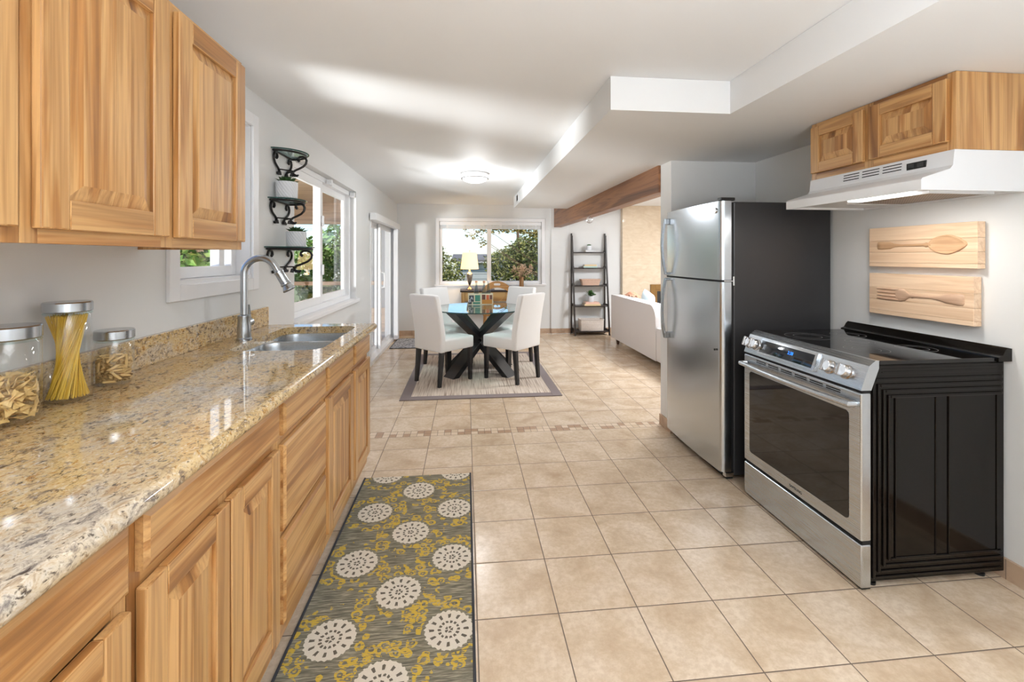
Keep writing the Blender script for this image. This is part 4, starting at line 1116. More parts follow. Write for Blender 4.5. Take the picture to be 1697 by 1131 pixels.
def bracket(cy, z, r, h, label):
    x0 = WL + 0.001
    o = thing('bracket_shelf', (x0, cy, z - h), label, 'shelf', None)
    half = [(x0 + r * math.sin(a), cy - r * math.cos(a)) for a in [PI * k / 28 for k in range(29)]]
    MB().prism(half, z - 0.006, z, 'z').build('glass_top', M['shelfglass'], o)
    rim = MB().tube([(q[0], q[1], z - 0.003) for q in half], 0.0036, 6)
    rim.build('glass_edge', M['glassedge'], o)
    rr_ = r - 0.014
    fr = MB().tube([(x0 + 0.006 + (rr_ - 0.006) * math.sin(a), cy - rr_ * math.cos(a), z - 0.013) for a in [PI * k / 20 for k in range(21)]], 0.0065, 8)
    fr.tube([(x0 + 0.008, cy - rr_, z - 0.013), (x0 + 0.008, cy + rr_, z - 0.013)], 0.0065, 8)
    fr.build('iron_frame', M['iron'], o)
    for (dx, dy) in ((0, -1), (0, 1), (1, 0)):
        # S-scroll leg from the rim down and in to a curled foot
        def P(k, zz):
            return (x0 + 0.009 + dx * rr_ * k, cy + dy * rr_ * k * 0.97, zz)
        pr_ = [(0.70, -0.060), (0.64, -0.050), (0.64, -0.036), (0.72, -0.026), (0.84, -0.024), (0.95, -0.034), (1.0, -0.052), (0.97, -0.074), (0.86, -0.094), (0.68, -0.110), (0.52, -0.122), (0.42, -0.136), (0.40, -0.150)]
        s_ = h / 0.165
        leg = MB().tube([P(k, z + zz * s_) for k, zz in pr_], [0.0075, 0.009, 0.0075, 0.0065, 0.0065, 0.007, 0.0075, 0.0075, 0.007, 0.007, 0.007, 0.0075, 0.008], 8)
        leg.tube([P(0.40, z - 0.142 * s_), P(0.50, z - 0.158 * s_), P(0.60, z - 0.160 * s_), P(0.66, z - 0.152 * s_)], [0.008, 0.010, 0.008, 0.004], 8)
        leg.tube([P(0.38, z - 0.140 * s_), P(0.36, z - 0.165 * s_)], [0.009, 0.012], 8)
        leg.build('scroll_leg', M['iron'], o)
    k = 0.47
    MB().tube([(x0 + 0.01, cy - rr_ * k, z - 0.128 * h / 0.165), (x0 + 0.01 + rr_ * k, cy, z - 0.128 * h / 0.165), (x0 + 0.01, cy + rr_ * k, z - 0.128 * h / 0.165)], 0.0045, 6).build('stretcher', M['iron'], o)
    return o
bracket(2.985, 2.012, 0.158, 0.150, 'highest and empty of the three glass and iron bracket shelves')
bracket(2.945, 1.706, 0.160, 0.150, 'middle glass and iron bracket shelf carrying one succulent pot')
bracket(2.945, 1.412, 0.205, 0.160, 'lowest and widest glass and iron bracket shelf by the big window')
pot('potted_succulent', -1.095, 2.885, 1.7095, 0.0635, 0.100, 'ribbed white pot with a green succulent on the middle bracket shelf', M['ribbed'], M['leaf'], 3)
pot('potted_succulent', -1.075, 2.985, 1.4155, 0.0600, 0.095, 'ribbed white pot with a green succulent on the lowest bracket shelf', M['ribbed'], M['leaf'], 9)

# ---------------------------------------------------------------- refrigerator
FX0 = 1.515; FYa, FYb = 2.535, 3.272; FZT = 1.69; FSP = 1.205
fr = thing('refrigerator', (1.88, (FYa + FYb) / 2, 0), 'stainless steel top-freezer refrigerator with dark sides in the nook', 'refrigerator')
MB().box(FX0 + 0.085, 2.235, FYa + 0.006, FYb - 0.006, 0.035, FZT - 0.008, bev=0.008).build('body', M['fridge_side'], fr)
MB().box(FX0 + 0.06, FX0 + 0.0845, FYa + 0.008, FYb - 0.008, 0.07, FZT - 0.012).build('door_gasket', M['dark'], fr)
def fridge_door(name, z0, z1):
    prof = [(FX0 + 0.068, FYa), (FX0 + 0.030, FYa)] + [(FX0 + 0.030 - 0.030 * math.sin(a), FYa + 0.026 - 0.026 * math.cos(a)) for a in [PI / 2 * k / 8 for k in range(1, 9)]]
    n = 10
    prof += [(FX0 - 0.010 * math.sin(PI * k / n), FYa + 0.026 + (FYb - FYa - 0.052) * k / n) for k in range(1, n)]
    prof += [(FX0 + 0.030 - 0.030 * math.cos(a), FYb - 0.026 + 0.026 * math.sin(a)) for a in [PI / 2 * k / 8 for k in range(0, 9)]] + [(FX0 + 0.068, FYb)]
    return MB().prism(prof, z0, z1, 'z').build(name, M['steel_z'], fr, sharp=0.9)
fz = fridge_door('freezer_door', FSP + 0.006, FZT - 0.004)
fd = fridge_door('fridge_door', 0.062, FSP - 0.006)
MB().box(FX0 + 0.004, FX0 + 0.062, FYa + 0.004, FYb - 0.004, FSP - 0.0055, FSP + 0.0055).build('door_divider', M['dark'], fr)
MB().box(FX0 + 0.0, FX0 + 0.09, FYa - 0.004, FYa + 0.035, FZT - 0.003, FZT + 0.016, bev=0.004).build('hinge_cover', M['black'], fr)
MB().box(FX0 + 0.020, FX0 + 0.075, FYa - 0.004, FYa + 0.03, FSP - 0.004, FSP + 0.004, bev=0.001).box(FX0 + 0.074, FX0 + 0.084, FYa - 0.008, FYa - 0.001, FSP - 0.028, FSP + 0.028, bev=0.002).build('hinge', M['chrome'], fr)
MB().box(FX0 + 0.05, FX0 + 0.09, FYa + 0.02, FYb - 0.02, 0.012, 0.060).build('base_grille', M['dark'], fr)
MB().box(FX0 + 0.03, FX0 + 0.085, FYa + 0.002, FYa + 0.03, 0.03, 0.058, bev=0.003).build('lower_hinge', M['chrome'], fr)
for yk in (FYa + 0.06, FYb - 0.06):
    for xk in (FX0 + 0.09, 2.15):
        MB().lathe([(0.016, 0.0), (0.016, 0.014), (0.010, 0.016), (0.010, 0.04)], (xk, yk, 0), 14).build('foot', M['black'], fr)
def bow_handle(parent, za, zb):
    """bowed strap handle: za at the free (thick, posted) end, zb at the divider end"""
    yk = FYb - 0.055
    n = 14
    pts = []
    for k in range(n + 1):
        s_ = k / n
        pts.append((FX0 - 0.018 - 0.038 * math.sin(PI * (0.12 + 0.80 * s_)), yk, za + (zb - za) * s_))
    m_ = MB()
    L = len(pts)
    for i in range(L - 1):
        a, b = pts[i], pts[i + 1]
        m_.hexa([(a[0] - 0.008, yk - 0.011, a[2]), (a[0] + 0.008, yk - 0.011, a[2]), (a[0] + 0.008, yk + 0.011, a[2]), (a[0] - 0.008, yk + 0.011, a[2]),
                 (b[0] - 0.008, yk - 0.011, b[2]), (b[0] + 0.008, yk - 0.011, b[2]), (b[0] + 0.008, yk + 0.011, b[2]), (b[0] - 0.008, yk + 0.011, b[2])])
    dz = 0.045 if zb > za else -0.045
    m_.box(FX0 - 0.040, FX0 - 0.002, yk - 0.014, yk + 0.014, za, za + dz, bev=0.004)
    dz2 = -0.018 if zb > za else 0.018
    m_.box(FX0 - 0.034, FX0 - 0.002, yk - 0.014, yk + 0.014, zb, zb + dz2, bev=0.003)
    return m_.build('handle', M['steel_handle'], parent)
bow_handle(fz, FZT - 0.055, FSP + 0.012)
bow_handle(fd, 0.745, FSP - 0.012)
bd = MB().lathe([(0.0165, -0.004), (0.0165, 0.0035), (0.0145, 0.005), (0.0130, 0.0036), (0.001, 0.0036)], (FX0 - 0.004, FYa + 0.055, 1.632), 28, axis='x')
bd.v = [(2 * (FX0 - 0.004) - q[0], q[1], q[2]) for q in bd.v]
bd.build('round_badge', M['chrome'], fz)
# the badge's monogram ring
MB().tube([(FX0 - 0.0082, FYa + 0.055 + 0.0085 * math.cos(a), 1.632 + 0.0085 * math.sin(a)) for a in [2 * PI * k / 20 for k in range(20)]], 0.0008, 5, closed=True).build('badge_ring', M['steel_dark'], fz)
MB().lathe([(0.006, 0.0), (0.006, 0.006), (0.001, 0.0065)], (0, 0, 0), 14, axis='x').xform(Matrix.Translation((FX0 - 0.012, FYa + 0.05, 0.787))).build('dark_screw_plug', M['dark'], fd)

# ---------------------------------------------------------------- slide-in electric range
RY0, RY1, RX0, RX1 = 1.645, 2.405, 1.578, 2.245
rg = thing('electric_range', (1.9, (RY0 + RY1) / 2, 0), 'stainless steel slide-in electric range with a black glass cooktop', 'stove')
mb = MB().box(RX0 + 0.045, RX1 - 0.003, RY0 + 0.010, RY1 - 0.006, 0.035, 0.912, bev=0.003)
mb.build('body', M['blackgloss'], rg)
mb = MB()
ys = RY0 + 0.010
def rib(x0, x1, z0, z1, t_=0.005, b=0.002):
    mb.box(x0, x1, ys - t_, ys + 0.001, z0, z1, bev=b)
xa, xb_, za, zb_ = RX0 + 0.052, RX1 - 0.012, 0.045, 0.862
mb.box(xa - 0.004, xb_, ys - 0.003, ys + 0.001, 0.872, 0.908, bev=0.002)
rib(xa, xa + 0.03, 0.880, 0.884); rib(xa, xa + 0.03, 0.893, 0.897); rib(xa + 0.045, xb_ - 0.03, 0.880, 0.884); rib(xa + 0.045, xb_ - 0.03, 0.893, 0.897)
for k in range(4):
    o_ = 0.004 + 0.023 * k
    w_ = 0.013
    rib(xa + o_, xa + o_ + w_, za + o_, zb_ - o_, 0.006, 0.0045)
    rib(xa + o_ + w_, xb_ - 0.004, zb_ - o_ - w_, zb_ - o_, 0.006, 0.0045)
    rib(xa + o_ + w_, xb_ - 0.004, za + o_, za + o_ + w_ * 0.7, 0.005, 0.003)
for (p0, p1) in ((1.735, 1.922), (1.978, 2.206)):
    for (q0, q1, s0, s1) in ((p0, p0 + 0.005, 0.125, 0.780), (p1 - 0.005, p1, 0.125, 0.780), (p0, p1, 0.125, 0.130), (p0, p1, 0.775, 0.780)):
        rib(q0, q1, s0, s1, 0.005, 0.002)
    mb.box(p0 + 0.005, p1 - 0.005, ys - 0.0015, ys + 0.001, 0.130, 0.775)
mb.build('side_panel', M['blackgloss'], rg)
for xk in (RX0 + 0.09, RX1 - 0.07):
    for yk in (RY0 + 0.05, RY1 - 0.05):
        MB().lathe([(0.018, 0.0), (0.018, 0.010), (0.008, 0.014), (0.008, 0.04)], (xk, yk, 0), 14).build('foot', M['black'], rg)
ck = MB().box(1.660, RX1 - 0.01, RY0 + 0.002, RY1 - 0.002, 0.914, 0.930, bev=0.002).build('cooktop', M['blackglass'], rg)
def burner(x, y, r):
    mb = MB()
    for q in (r, r * 0.62):
        mb.lathe([(q - 0.0008, 0.9302), (q + 0.0008, 0.9302), (q + 0.0008, 0.9305), (q - 0.0008, 0.9305), (q - 0.0008, 0.9302)], (x, y, 0), 48, cap0=False, cap1=False)
    mb.build('burner_ring', M['ring'], ck)
burner(1.80, 2.20, 0.105); burner(2.05, 2.22, 0.080); burner(1.81, 1.86, 0.085); burner(2.06, 1.86, 0.075); burner(1.94, 2.03, 0.060)
gp = [(2.195, 0.915), (2.258, 0.915), (2.258, 0.968), (2.240, 0.972), (2.228, 0.962), (2.215, 0.940), (2.195, 0.933)]
MB().prism(gp, RY0 - 0.006, RY1 + 0.020, 'y').build('back_guard', M['blackgloss'], rg)
# sloped control panel
BT, TP = Vector((RX0 + 0.001, 0, 0.818)), Vector((1.614, 0, 0.910))
sl = (TP - BT); SLEN = sl.length; sd = sl / SLEN; nrm = Vector((-sd.z, 0, sd.x))
def fS(u, v, w):
    q = BT + sd * v + nrm * w
    return (q.x, u, q.z)
cp = MB().prism([(RX0 + 0.045, 0.812), (RX0, 0.812), (BT.x, BT.z), (TP.x, TP.z), (1.642, 0.9315), (1.657, 0.9315), (1.657, 0.9)], RY0, RY1, 'y').build('control_panel', M['steel_y'], rg, sharp=0.35)
mb = MB(); bx(mb, fS, 1.890, 2.285, 0.006, SLEN - 0.004, -0.004, 0.012, 0, 0.002)
mb.build('display_bezel', M['steel_y'], cp)
mb = MB(); bx(mb, fS, 1.904, 2.271, 0.018, SLEN - 0.016, 0.006, 0.0128, 0, 0.001)
mb.build('display', M['screen'], cp)
mb = MB(); text_mb(mb, '2:38', 0.022, lambda a, b, d: fS(2.05 - a, 0.056 + b, 0.0136 + d))
mb.build('clock_digits', M['digit'], cp)
for yk in (2.376, 2.322, 1.820, 1.735):
    k0 = MB()
    c0 = Vector(fS(yk, 0.050, 0.0))
    q = nrm.to_track_quat('Z', 'Y').to_matrix().to_4x4(); q.translation = c0
    k0.lathe([(0.0310, -0.002), (0.0310, 0.004), (0.0265, 0.006), (0.0250, 0.026), (0.0230, 0.029), (0.001, 0.029)], seg=30)
    k0.box(-0.0070, 0.0070, -0.0255, 0.0255, 0.020, 0.046, bev=0.003)
    k0.xform(q)
    k0.build('knob', M['chrome'], cp)
# oven door
od = MB()
od.box(RX0, RX0 + 0.045, RY0, RY1, 0.205, 0.800, bev=0.006, seg=3)
odo = od.build('oven_door', M['steel_y'], rg)
MB().plate(rrect(RY0 + 0.058, RY1 - 0.050, 0.262, 0.712, 0.018), [], RX0 - 0.0012, RX0 + 0.002, lambda u, v, t_: (t_, u, v)).build('window_glass', M['ovenglass'], odo)
MB().tube([(RX0 - 0.002, RY1 - 0.025, 0.752), (RX0 - 0.034, RY1 - 0.020, 0.752), (RX0 - 0.050, RY1 - 0.22, 0.752), (RX0 - 0.054, (RY0 + RY1) / 2, 0.752), (RX0 - 0.050, RY0 + 0.22, 0.752), (RX0 - 0.034, RY0 + 0.020, 0.752), (RX0 - 0.002, RY0 + 0.025, 0.752)], 0.0125, 14).build('handle', M['steel_y'], odo)
mb = MB()
for k in range(6):
    y1_ = RY1 - 0.11 - k * 0.095
    mb.box(RX0 - 0.0008, RX0 + 0.004, y1_ - 0.075, y1_, 0.782, 0.787)
    mb.box(RX0 - 0.0008, RX0 + 0.004, y1_ - 0.075, y1_, 0.774, 0.778)
mb.build('vent_slot', M['dark'], odo)
mb = MB(); text_mb(mb, 'SAMSUNG', 0.018, lambda a, b, d: (RX0 - 0.0004 - d, (RY0 + RY1) / 2 - 0.02 - a, 0.232 + b))
mb.build('door_lettering', M['dark'], odo)
MB().box(RX0 + 0.010, RX0 + 0.046, RY0 + 0.004, RY1 - 0.004, 0.190, 0.206).build('gap_trim', M['dark'], rg)
MB().box(RX0 + 0.010, RX0 + 0.046, RY0 + 0.004, RY1 - 0.004, 0.799, 0.813).build('gap_trim', M['dark'], rg)
MB().box(RX0, RX0 + 0.045, RY0, RY1, 0.016, 0.190, bev=0.006, seg=3).build('storage_drawer', M['steel_y'], rg)
MB().box(RX0 + 0.012, RX0 + 0.05, RY0 + 0.01, RY1 - 0.01, 0.006, 0.034).build('kick_strip', M['black'], rg)

# ---------------------------------------------------------------- hood and the cabinet above it
HY0, HY1 = 1.585, 2.330
fH = lambda u, v, w: (1.9315 - w, u, v)
hc = thing('hood_cabinet', (2.09, (HY0 + HY1) / 2, 1.778), 'short honey hickory wall cabinet with two doors above the range hood', 'cabinet')
MB().box(1.952, WR - 0.001, HY0, HY0 + 0.018, 1.778, SZ - 0.002).box(1.952, WR - 0.001, HY1 - 0.018, HY1, 1.778, SZ - 0.002).box(1.952, WR - 0.001, HY0 + 0.018, HY1 - 0.018, 1.778, 1.79).box(1.952, WR - 0.001, HY0 + 0.018, HY1 - 0.018, SZ - 0.014, SZ - 0.002).build('body', M['wood_z'], hc)
mb = MB()
for a, b in ((HY0, HY0 + 0.034), (HY1 - 0.034, HY1), (1.948, 1.996)): mb.box(1.932, 1.952, a, b, 1.778, SZ - 0.002, 0, 0.001)
for a, b in ((HY0 + 0.034, 1.948), (1.996, HY1 - 0.034)):
    mb.box(1.9325, 1.952, a, b, 1.778, 1.822, 1, 0.001); mb.box(1.9325, 1.952, a, b, SZ - 0.036, SZ - 0.002, 1, 0.001)
mb.build('face_frame', [M['wood_z'], M['wood_y']], hc)
panel_door('door', fH, 1.606, 1.954, 1.812, 2.066, hc, sw=0.055, boards=3)
panel_door('door', fH, 1.988, 2.316, 1.812, 2.066, hc, sw=0.055, boards=2)
hd_ = thing('range_hood', (2.0, (HY0 + HY1) / 2, 1.61), 'white under-cabinet range hood over the stove', 'hood')
hp = [(2.2585, 1.777), (1.925, 1.777), (1.918, 1.715), (1.905, 1.700), (1.785, 1.662), (1.778, 1.655), (1.778, 1.614), (1.79, 1.614), (1.79, 1.624), (2.240, 1.624), (2.240, 1.614), (2.2585, 1.614)]
mb = MB().prism(hp, HY0 + 0.012, HY1 - 0.012, 'y')
capp = [(2.2585, 1.777), (1.925, 1.777), (1.918, 1.715), (1.905, 1.700), (1.785, 1.662), (1.778, 1.655), (1.778, 1.614), (2.2585, 1.614)]
mb.prism(capp, HY0, HY0 + 0.012, 'y').prism(capp, HY1 - 0.012, HY1, 'y')
mb.build('hood_shell', M['hoodwhite'], hd_, sharp=0.5)
MB().box(1.815, 1.885, 1.70, 1.97, 1.612, 1.6235, bev=0.004).build('light_lens', M['hoodlamp'], hd_)
ff = MB().box(1.905, 2.185, 1.665, 2.045, 1.615, 1.6235)
ff.build('grease_filter', M['filter'], hd_)
mb = MB()
for (a, b, c_, d_) in ((1.895, 1.905, 1.655, 2.055), (2.185, 2.195, 1.655, 2.055), (1.905, 2.185, 1.655, 1.665), (1.905, 2.185, 2.045, 2.055)): mb.box(a, b, c_, d_, 1.612, 1.6238)
mb.build('filter_frame', M['hoodwhite'], hd_)
mb = MB()
for g in range(3):
    y1_ = 2.105 - g * 0.108
    for k in range(3):
        z_ = 1.763 - k * 0.013
        xq = 1.925 - (1.777 - z_) * 0.113
        mb.box(xq - 0.0012, xq + 0.004, y1_ - 0.090, y1_, z_ - 0.002, z_ + 0.002)
mb.build('vent_slot', M['dark'], hd_)
sp = MB().box(1.9185, 1.926, 1.69, 1.775, 1.727, 1.757, bev=0.002).build('switch_panel', M['black'], hd_)
for yk in (1.712, 1.752):
    MB().box(1.915, 1.920, yk - 0.013, yk + 0.013, 1.734, 1.750, bev=0.0015).build('rocker_switch', M['fridge_side'], sp)
light('hood_lamp', 'AREA', (1.85, 1.835, 1.609), 2.6, (1.0, 0.96, 0.90), (1.86, 1.835, 0), shape='RECTANGLE', size=0.06, size_y=0.25)

# ---------------------------------------------------------------- carved wooden plaques
fB = lambda u, v, w: (2.219 - w, u, v)
def plaque(label, y0, y1, z0, z1):
    o = thing('wooden_plaque', (2.24, (y0 + y1) / 2, z0), label, 'wall decor')
    mb = MB()
    zs = [z0, z0 + (z1 - z0) * 0.10, z0 + (z1 - z0) * 0.36, z0 + (z1 - z0) * 0.66, z1]
    for a, b in zip(zs[:-1], zs[1:]): mb.box(2.219, 2.2585, y0, y1, a + 0.0003, b - 0.0003, 0, 0.0015)
    mb.build('board', M['pale_y'], o)
    return o
p1 = plaque('pale wooden wall plaque carved with a spoon, above the other plaque', 1.735, 2.262, 1.298, 1.506)
mb = MB()
yc, zc_, a_, b_ = 1.858, 1.408, 0.080, 0.043
N = 40
def egg(k, s_):
    an = 2 * PI * k / N
    xx_ = math.cos(an); tap = 1.0 - 0.42 * max(0, -xx_) ** 1.6 - 0.05 * max(0, xx_)
    return yc + a_ * s_ * xx_ , zc_ + b_ * s_ * math.sin(an) * tap
prof = [(1.06, 0.0), (1.03, 0.006), (0.97, 0.007), (0.88, 0.0045), (0.6, 0.0025), (0.3, 0.0016), (0.01, 0.0014)]
vs_, fs = [], []
for s_, w in prof:
    for k in range(N):
        u, v_ = egg(k, s_); vs_.append(fB(u, v_, w))
for j in range(len(prof) - 1):
    for k in range(N): fs.append((j * N + k, j * N + (k + 1) % N, (j + 1) * N + (k + 1) % N, (j + 1) * N + k))
mb.add(vs_, fs)
def flat_handle(mb, pts):
    """half-round carved handle: (u, half width, relief) along the board"""
    vs_, fs = [], []
    for (u, zc2, hw, rel) in pts:
        for k in range(9):
            an = PI * k / 8
            vs_.append(fB(u, zc2 + hw * math.cos(an), rel * math.sin(an) - 0.0005))
    for j in range(len(pts) - 1):
        for k in range(8): fs.append((j * 9 + k, j * 9 + k + 1, (j + 1) * 9 + k + 1, (j + 1) * 9 + k))
    fs.append(tuple(range(9))); fs.append(tuple((len(pts) - 1) * 9 + k for k in range(9)))
    mb.add(vs_, fs)
flat_handle(mb, [(1.930, zc_, 0.014, 0.007), (1.945, zc_, 0.009, 0.008), (1.955, zc_, 0.012, 0.008), (1.965, zc_, 0.007, 0.007), (2.08, zc_, 0.0065, 0.006), (2.115, zc_ + 0.001, 0.010, 0.006), (2.140, zc_ + 0.001, 0.019, 0.006), (2.185, zc_ + 0.001, 0.022, 0.006), (2.208, zc_ + 0.001, 0.020, 0.005), (2.213, zc_ + 0.001, 0.014, 0.002)])
M['carve'] = wood('carved plaque relief', 1, rgb(214, 176, 138), rgb(196, 156, 118), rgb(156, 112, 80), tint=0.05, rough=0.5)
mb.build('carved_spoon', M['carve'], p1, sharp=0.9)
p2 = plaque('pale wooden wall plaque carved with a fork, just above the stove', 1.750, 2.262, 1.043, 1.262)
mb = MB()
zf = 1.155
for k in range(4):
    zz_ = zf + (k - 1.5) * 0.0175
    flat_handle(mb, [(2.090, zz_, 0.0075, 0.007), (2.12, zz_, 0.0062, 0.008), (2.19, zz_, 0.0050, 0.007), (2.214, zz_, 0.0030, 0.004)])
flat_handle(mb, [(2.105, zf, 0.034, 0.007), (2.080, zf, 0.035, 0.009), (2.058, zf, 0.028, 0.009), (2.040, zf, 0.014, 0.009), (2.030, zf, 0.009, 0.009), (2.022, zf, 0.013, 0.009), (2.012, zf, 0.008, 0.008), (1.93, zf, 0.0075, 0.007), (1.895, zf, 0.012, 0.008), (1.865, zf, 0.021, 0.009), (1.812, zf, 0.027, 0.009), (1.792, zf, 0.025, 0.007), (1.786, zf, 0.017, 0.003)])
M['carve2'] = wood('carved fork relief', 1, rgb(214, 182, 156), rgb(196, 162, 136), rgb(150, 118, 96), tint=0.05, rough=0.5)
mb.build('carved_fork', M['carve2'], p2, sharp=0.9)

# ---------------------------------------------------------------- rugs
rn = thing('kitchen_runner', (-0.29, 1.7, 0), 'grey and mustard kitchen runner rug with cream medallions', 'rug')
MB().box(-0.602, 0.024, 0.55, 2.795, 0.001, 0.009, bev=0.002).build('rug_field', M['runner'], rn)
mb = MB().box(-0.612, -0.602, 0.55, 2.798, 0.001, 0.010, bev=0.002).box(0.024, 0.034, 0.55, 2.798, 0.001, 0.010, bev=0.002)
mb.build('bound_edge', M['runner_edge'], rn)
dr_ = thing('dining_rug', (0.16, 5.28, 0), 'beige striped sisal rug with a mauve grey border under the dining table', 'rug')
MB().box(-0.52, 0.84, 4.375, 6.19, 0.001, 0.009).build('rug_field', M['sisal'], dr_)
mb = MB()
for (a, b, c_, d_) in ((-0.62, -0.52, 4.275, 6.29), (0.84, 0.935, 4.275, 6.29), (-0.52, 0.84, 4.275, 4.375), (-0.52, 0.84, 6.19, 6.29)): mb.box(a, b, c_, d_, 0.001, 0.0094, bev=0.003)
mb.build('rug_border', M['rug_border'], dr_)
dm = thing('door_mat', (-0.75, 7.1, 0), 'black and white scroll patterned mat inside the sliding door', 'mat')
MB().box(-1.10, -0.42, 6.73, 7.50, 0.001, 0.009, bev=0.003).build('mat_field', M['scroll'], dm)
mb = MB()
for (a, b, c_, d_) in ((-1.115, -1.10, 6.715, 7.515), (-0.42, -0.405, 6.715, 7.515), (-1.10, -0.42, 6.715, 6.73), (-1.10, -0.42, 7.50, 7.515)): mb.box(a, b, c_, d_, 0.001, 0.009, bev=0.002)
mb.build('mat_edge', M['black'], dm)

# ---------------------------------------------------------------- dining set
TX, TY, TZ, TR = 0.165, 5.30, 0.755, 0.56
RUGZ = 0.0095
tb = thing('dining_table', (TX, TY, RUGZ), 'round glass dining table on a black crossed wooden base', 'table')
mb = MB().lathe([(0.001, TZ - 0.012), (TR - 0.002, TZ - 0.012)], (TX, TY, 0), 72, cap0=False, cap1=False).lathe([(0.001, TZ), (TR - 0.002, TZ)], (TX, TY, 0), 72, cap0=False, cap1=False)
gt = mb.build('glass_top', M['tableglass'], tb)
MB().lathe([(TR - 0.002, TZ - 0.012), (TR, TZ - 0.010), (TR, TZ - 0.002), (TR - 0.002, TZ)], (TX, TY, 0), 72, cap0=False, cap1=False).build('glass_edge', M['glassedge'], gt)
fx_, fy_ = 0.325, 0.275
for (sx_, sy_) in ((-1, -1), (1, -1), (1, 1), (-1, 1)):
    # plank from a floor corner through the middle to the opposite corner under the glass
    dxy = Vector((sx_ * fx_, sy_ * fy_, 0)); tn = Vector((-dxy.y, dxy.x, 0)).normalized() * 0.085
    zb, zt, zm = RUGZ, TZ - 0.014, 0.385
    e = dxy.normalized() * 0.042
    A = Vector((TX, TY, 0)) + dxy; 
    leg = MB()
    for (z0, q0, z1, q1) in ((zb, dxy, zm, Vector((0, 0, 0))), (zm, Vector((0, 0, 0)), zt, dxy * 0.98)):
        c0 = Vector((TX, TY, z0)) + q0; c1 = Vector((TX, TY, z1)) + q1
        leg.hexa([c0 - tn - e, c0 + tn - e, c0 + tn + e, c0 - tn + e, c1 - tn - e, c1 + tn - e, c1 + tn + e, c1 - tn + e])
    leg.build('crossed_leg', M['black_wood'], tb)

def parsons_chair():
    o = thing('dining_chair', (0, 0, 0), 'x', 'chair', 'white parsons dining chairs')
    # faces +X
    MB().box(-0.20, 0.225, -0.225, 0.225, 0.355, 0.485, bev=0.022, seg=3).build('seat', M['linen'], o)
    mb = MB()
    bmx = bmesh.new(); bmesh.ops.create_cube(bmx, size=1.0)
    bmesh.ops.scale(bmx, vec=(0.075, 0.45, 0.595), verts=bmx.verts)
    bmesh.ops.bevel(bmx, geom=bmx.edges[:], offset=0.020, segments=3, profile=0.5, affect='EDGES')
    bmesh.ops.bisect_plane(bmx, geom=bmx.verts[:] + bmx.edges[:] + bmx.faces[:], plane_co=(0, 0, -0.10), plane_no=(0, 0, 1))
    bmesh.ops.bisect_plane(bmx, geom=bmx.verts[:] + bmx.edges[:] + bmx.faces[:], plane_co=(0, 0, 0.08), plane_no=(0, 0, 1))
    for q in bmx.verts:
        z = q.co.z + 0.2975
        t_ = max(0.0, z - 0.12) / 0.48
        q.co.x += -0.205 - 0.085 * t_ ** 1.4
        q.co.y *= 1.0 - 0.05 * t_
        q.co.z = z + 0.352
    mb.bm(bmx); bmx.free()
    mb.build('backrest', M['linen'], o)
    for sy_ in (-1, 1):
        # front leg straight and tapered, rear leg raked
        y = 0.190 * sy_
        def leg(x0, x1):
            a, b = 0.022, 0.016
            return MB().hexa([(x1 - b, y - b, 0), (x1 + b, y - b, 0), (x1 + b, y + b, 0), (x1 - b, y + b, 0), (x0 - a, y - a, 0.356), (x0 + a, y - a, 0.356), (x0 + a, y + a, 0.356), (x0 - a, y + a, 0.356)])
        leg(0.195, 0.198).build('leg', M['black_wood'], o)
        leg(-0.205, -0.235).build('leg', M['black_wood'], o)
    return o
ch = parsons_chair()
spots = [(-0.225, 4.945, 43, 'white dining chair with its back to the kitchen, on the sliding door side'),
         (0.502, 4.965, 136, 'white dining chair with its back to the kitchen, on the refrigerator side'),
         (-0.205, 5.665, -44, 'white fabric dining chair beyond the glass table, on the sliding door side'),
         (0.535, 5.665, 224, 'white fabric dining chair beyond the glass table, nearest the ladder shelf')]
for i, (x_, y_, a_, lb) in enumerate(spots):
    c = ch if i == 0 else copy_tree(ch)
    c.location = (x_, y_, RUGZ); c.rotation_euler = (0, 0, R(a_)); c['label'] = lb

# open carton with printed panels holding glass bottles
BXc, BYc = 0.185, 5.60
z0 = TZ + 0.0006
bxo = thing('bottle_carton', (BXc, BYc + 0.06, z0), 'low printed carton with coloured panels in the middle of the glass table', 'box')
x0_, x1_, y0_, y1_, h_ = BXc - 0.155, BXc + 0.155, BYc, BYc + 0.125, 0.135
MB().box(x0_, x1_, y0_, y1_, z0, z0 + 0.006).box(x0_, x1_, y0_, y0_ + 0.005, z0 + 0.006, z0 + h_).box(x0_, x1_, y1_ - 0.005, y1_, z0 + 0.006, z0 + h_).box(x0_, x0_ + 0.005, y0_ + 0.005, y1_ - 0.005, z0 + 0.006, z0 + h_).box(x1_ - 0.005, x1_, y0_ + 0.005, y1_ - 0.005, z0 + 0.006, z0 + h_).build('carton', M['box_cream'], bxo)
pan = [('box_dark', 0.012, 0.072, 0.035, 0.115), ('box_teal', 0.086, 0.150, 0.040, 0.118), ('box_amber', 0.172, 0.298, 0.008, 0.060), ('box_brown', 0.172, 0.215, 0.060, 0.122), ('box_orange', 0.226, 0.262, 0.060, 0.118), ('box_brown', 0.268, 0.300, 0.062, 0.118), ('box_dark', 0.004, 0.046, 0.006, 0.032), ('box_teal', 0.060, 0.150, 0.008, 0.030)]
for k, (mm, a, b, c_, d_) in enumerate(pan):
    MB().box(x0_ + a, x0_ + b, y0_ - 0.0015, y0_ + 0.001, z0 + c_, z0 + d_).build('printed_panel', M[mm], bxo)
mb = MB(); text_mb(mb, 'A', 0.055, lambda a, b, d: (x0_ + 0.044 + a, y0_ - 0.0017 - d, z0 + 0.078 + b))
mb.build('printed_letter', M['white_ceramic'], bxo)
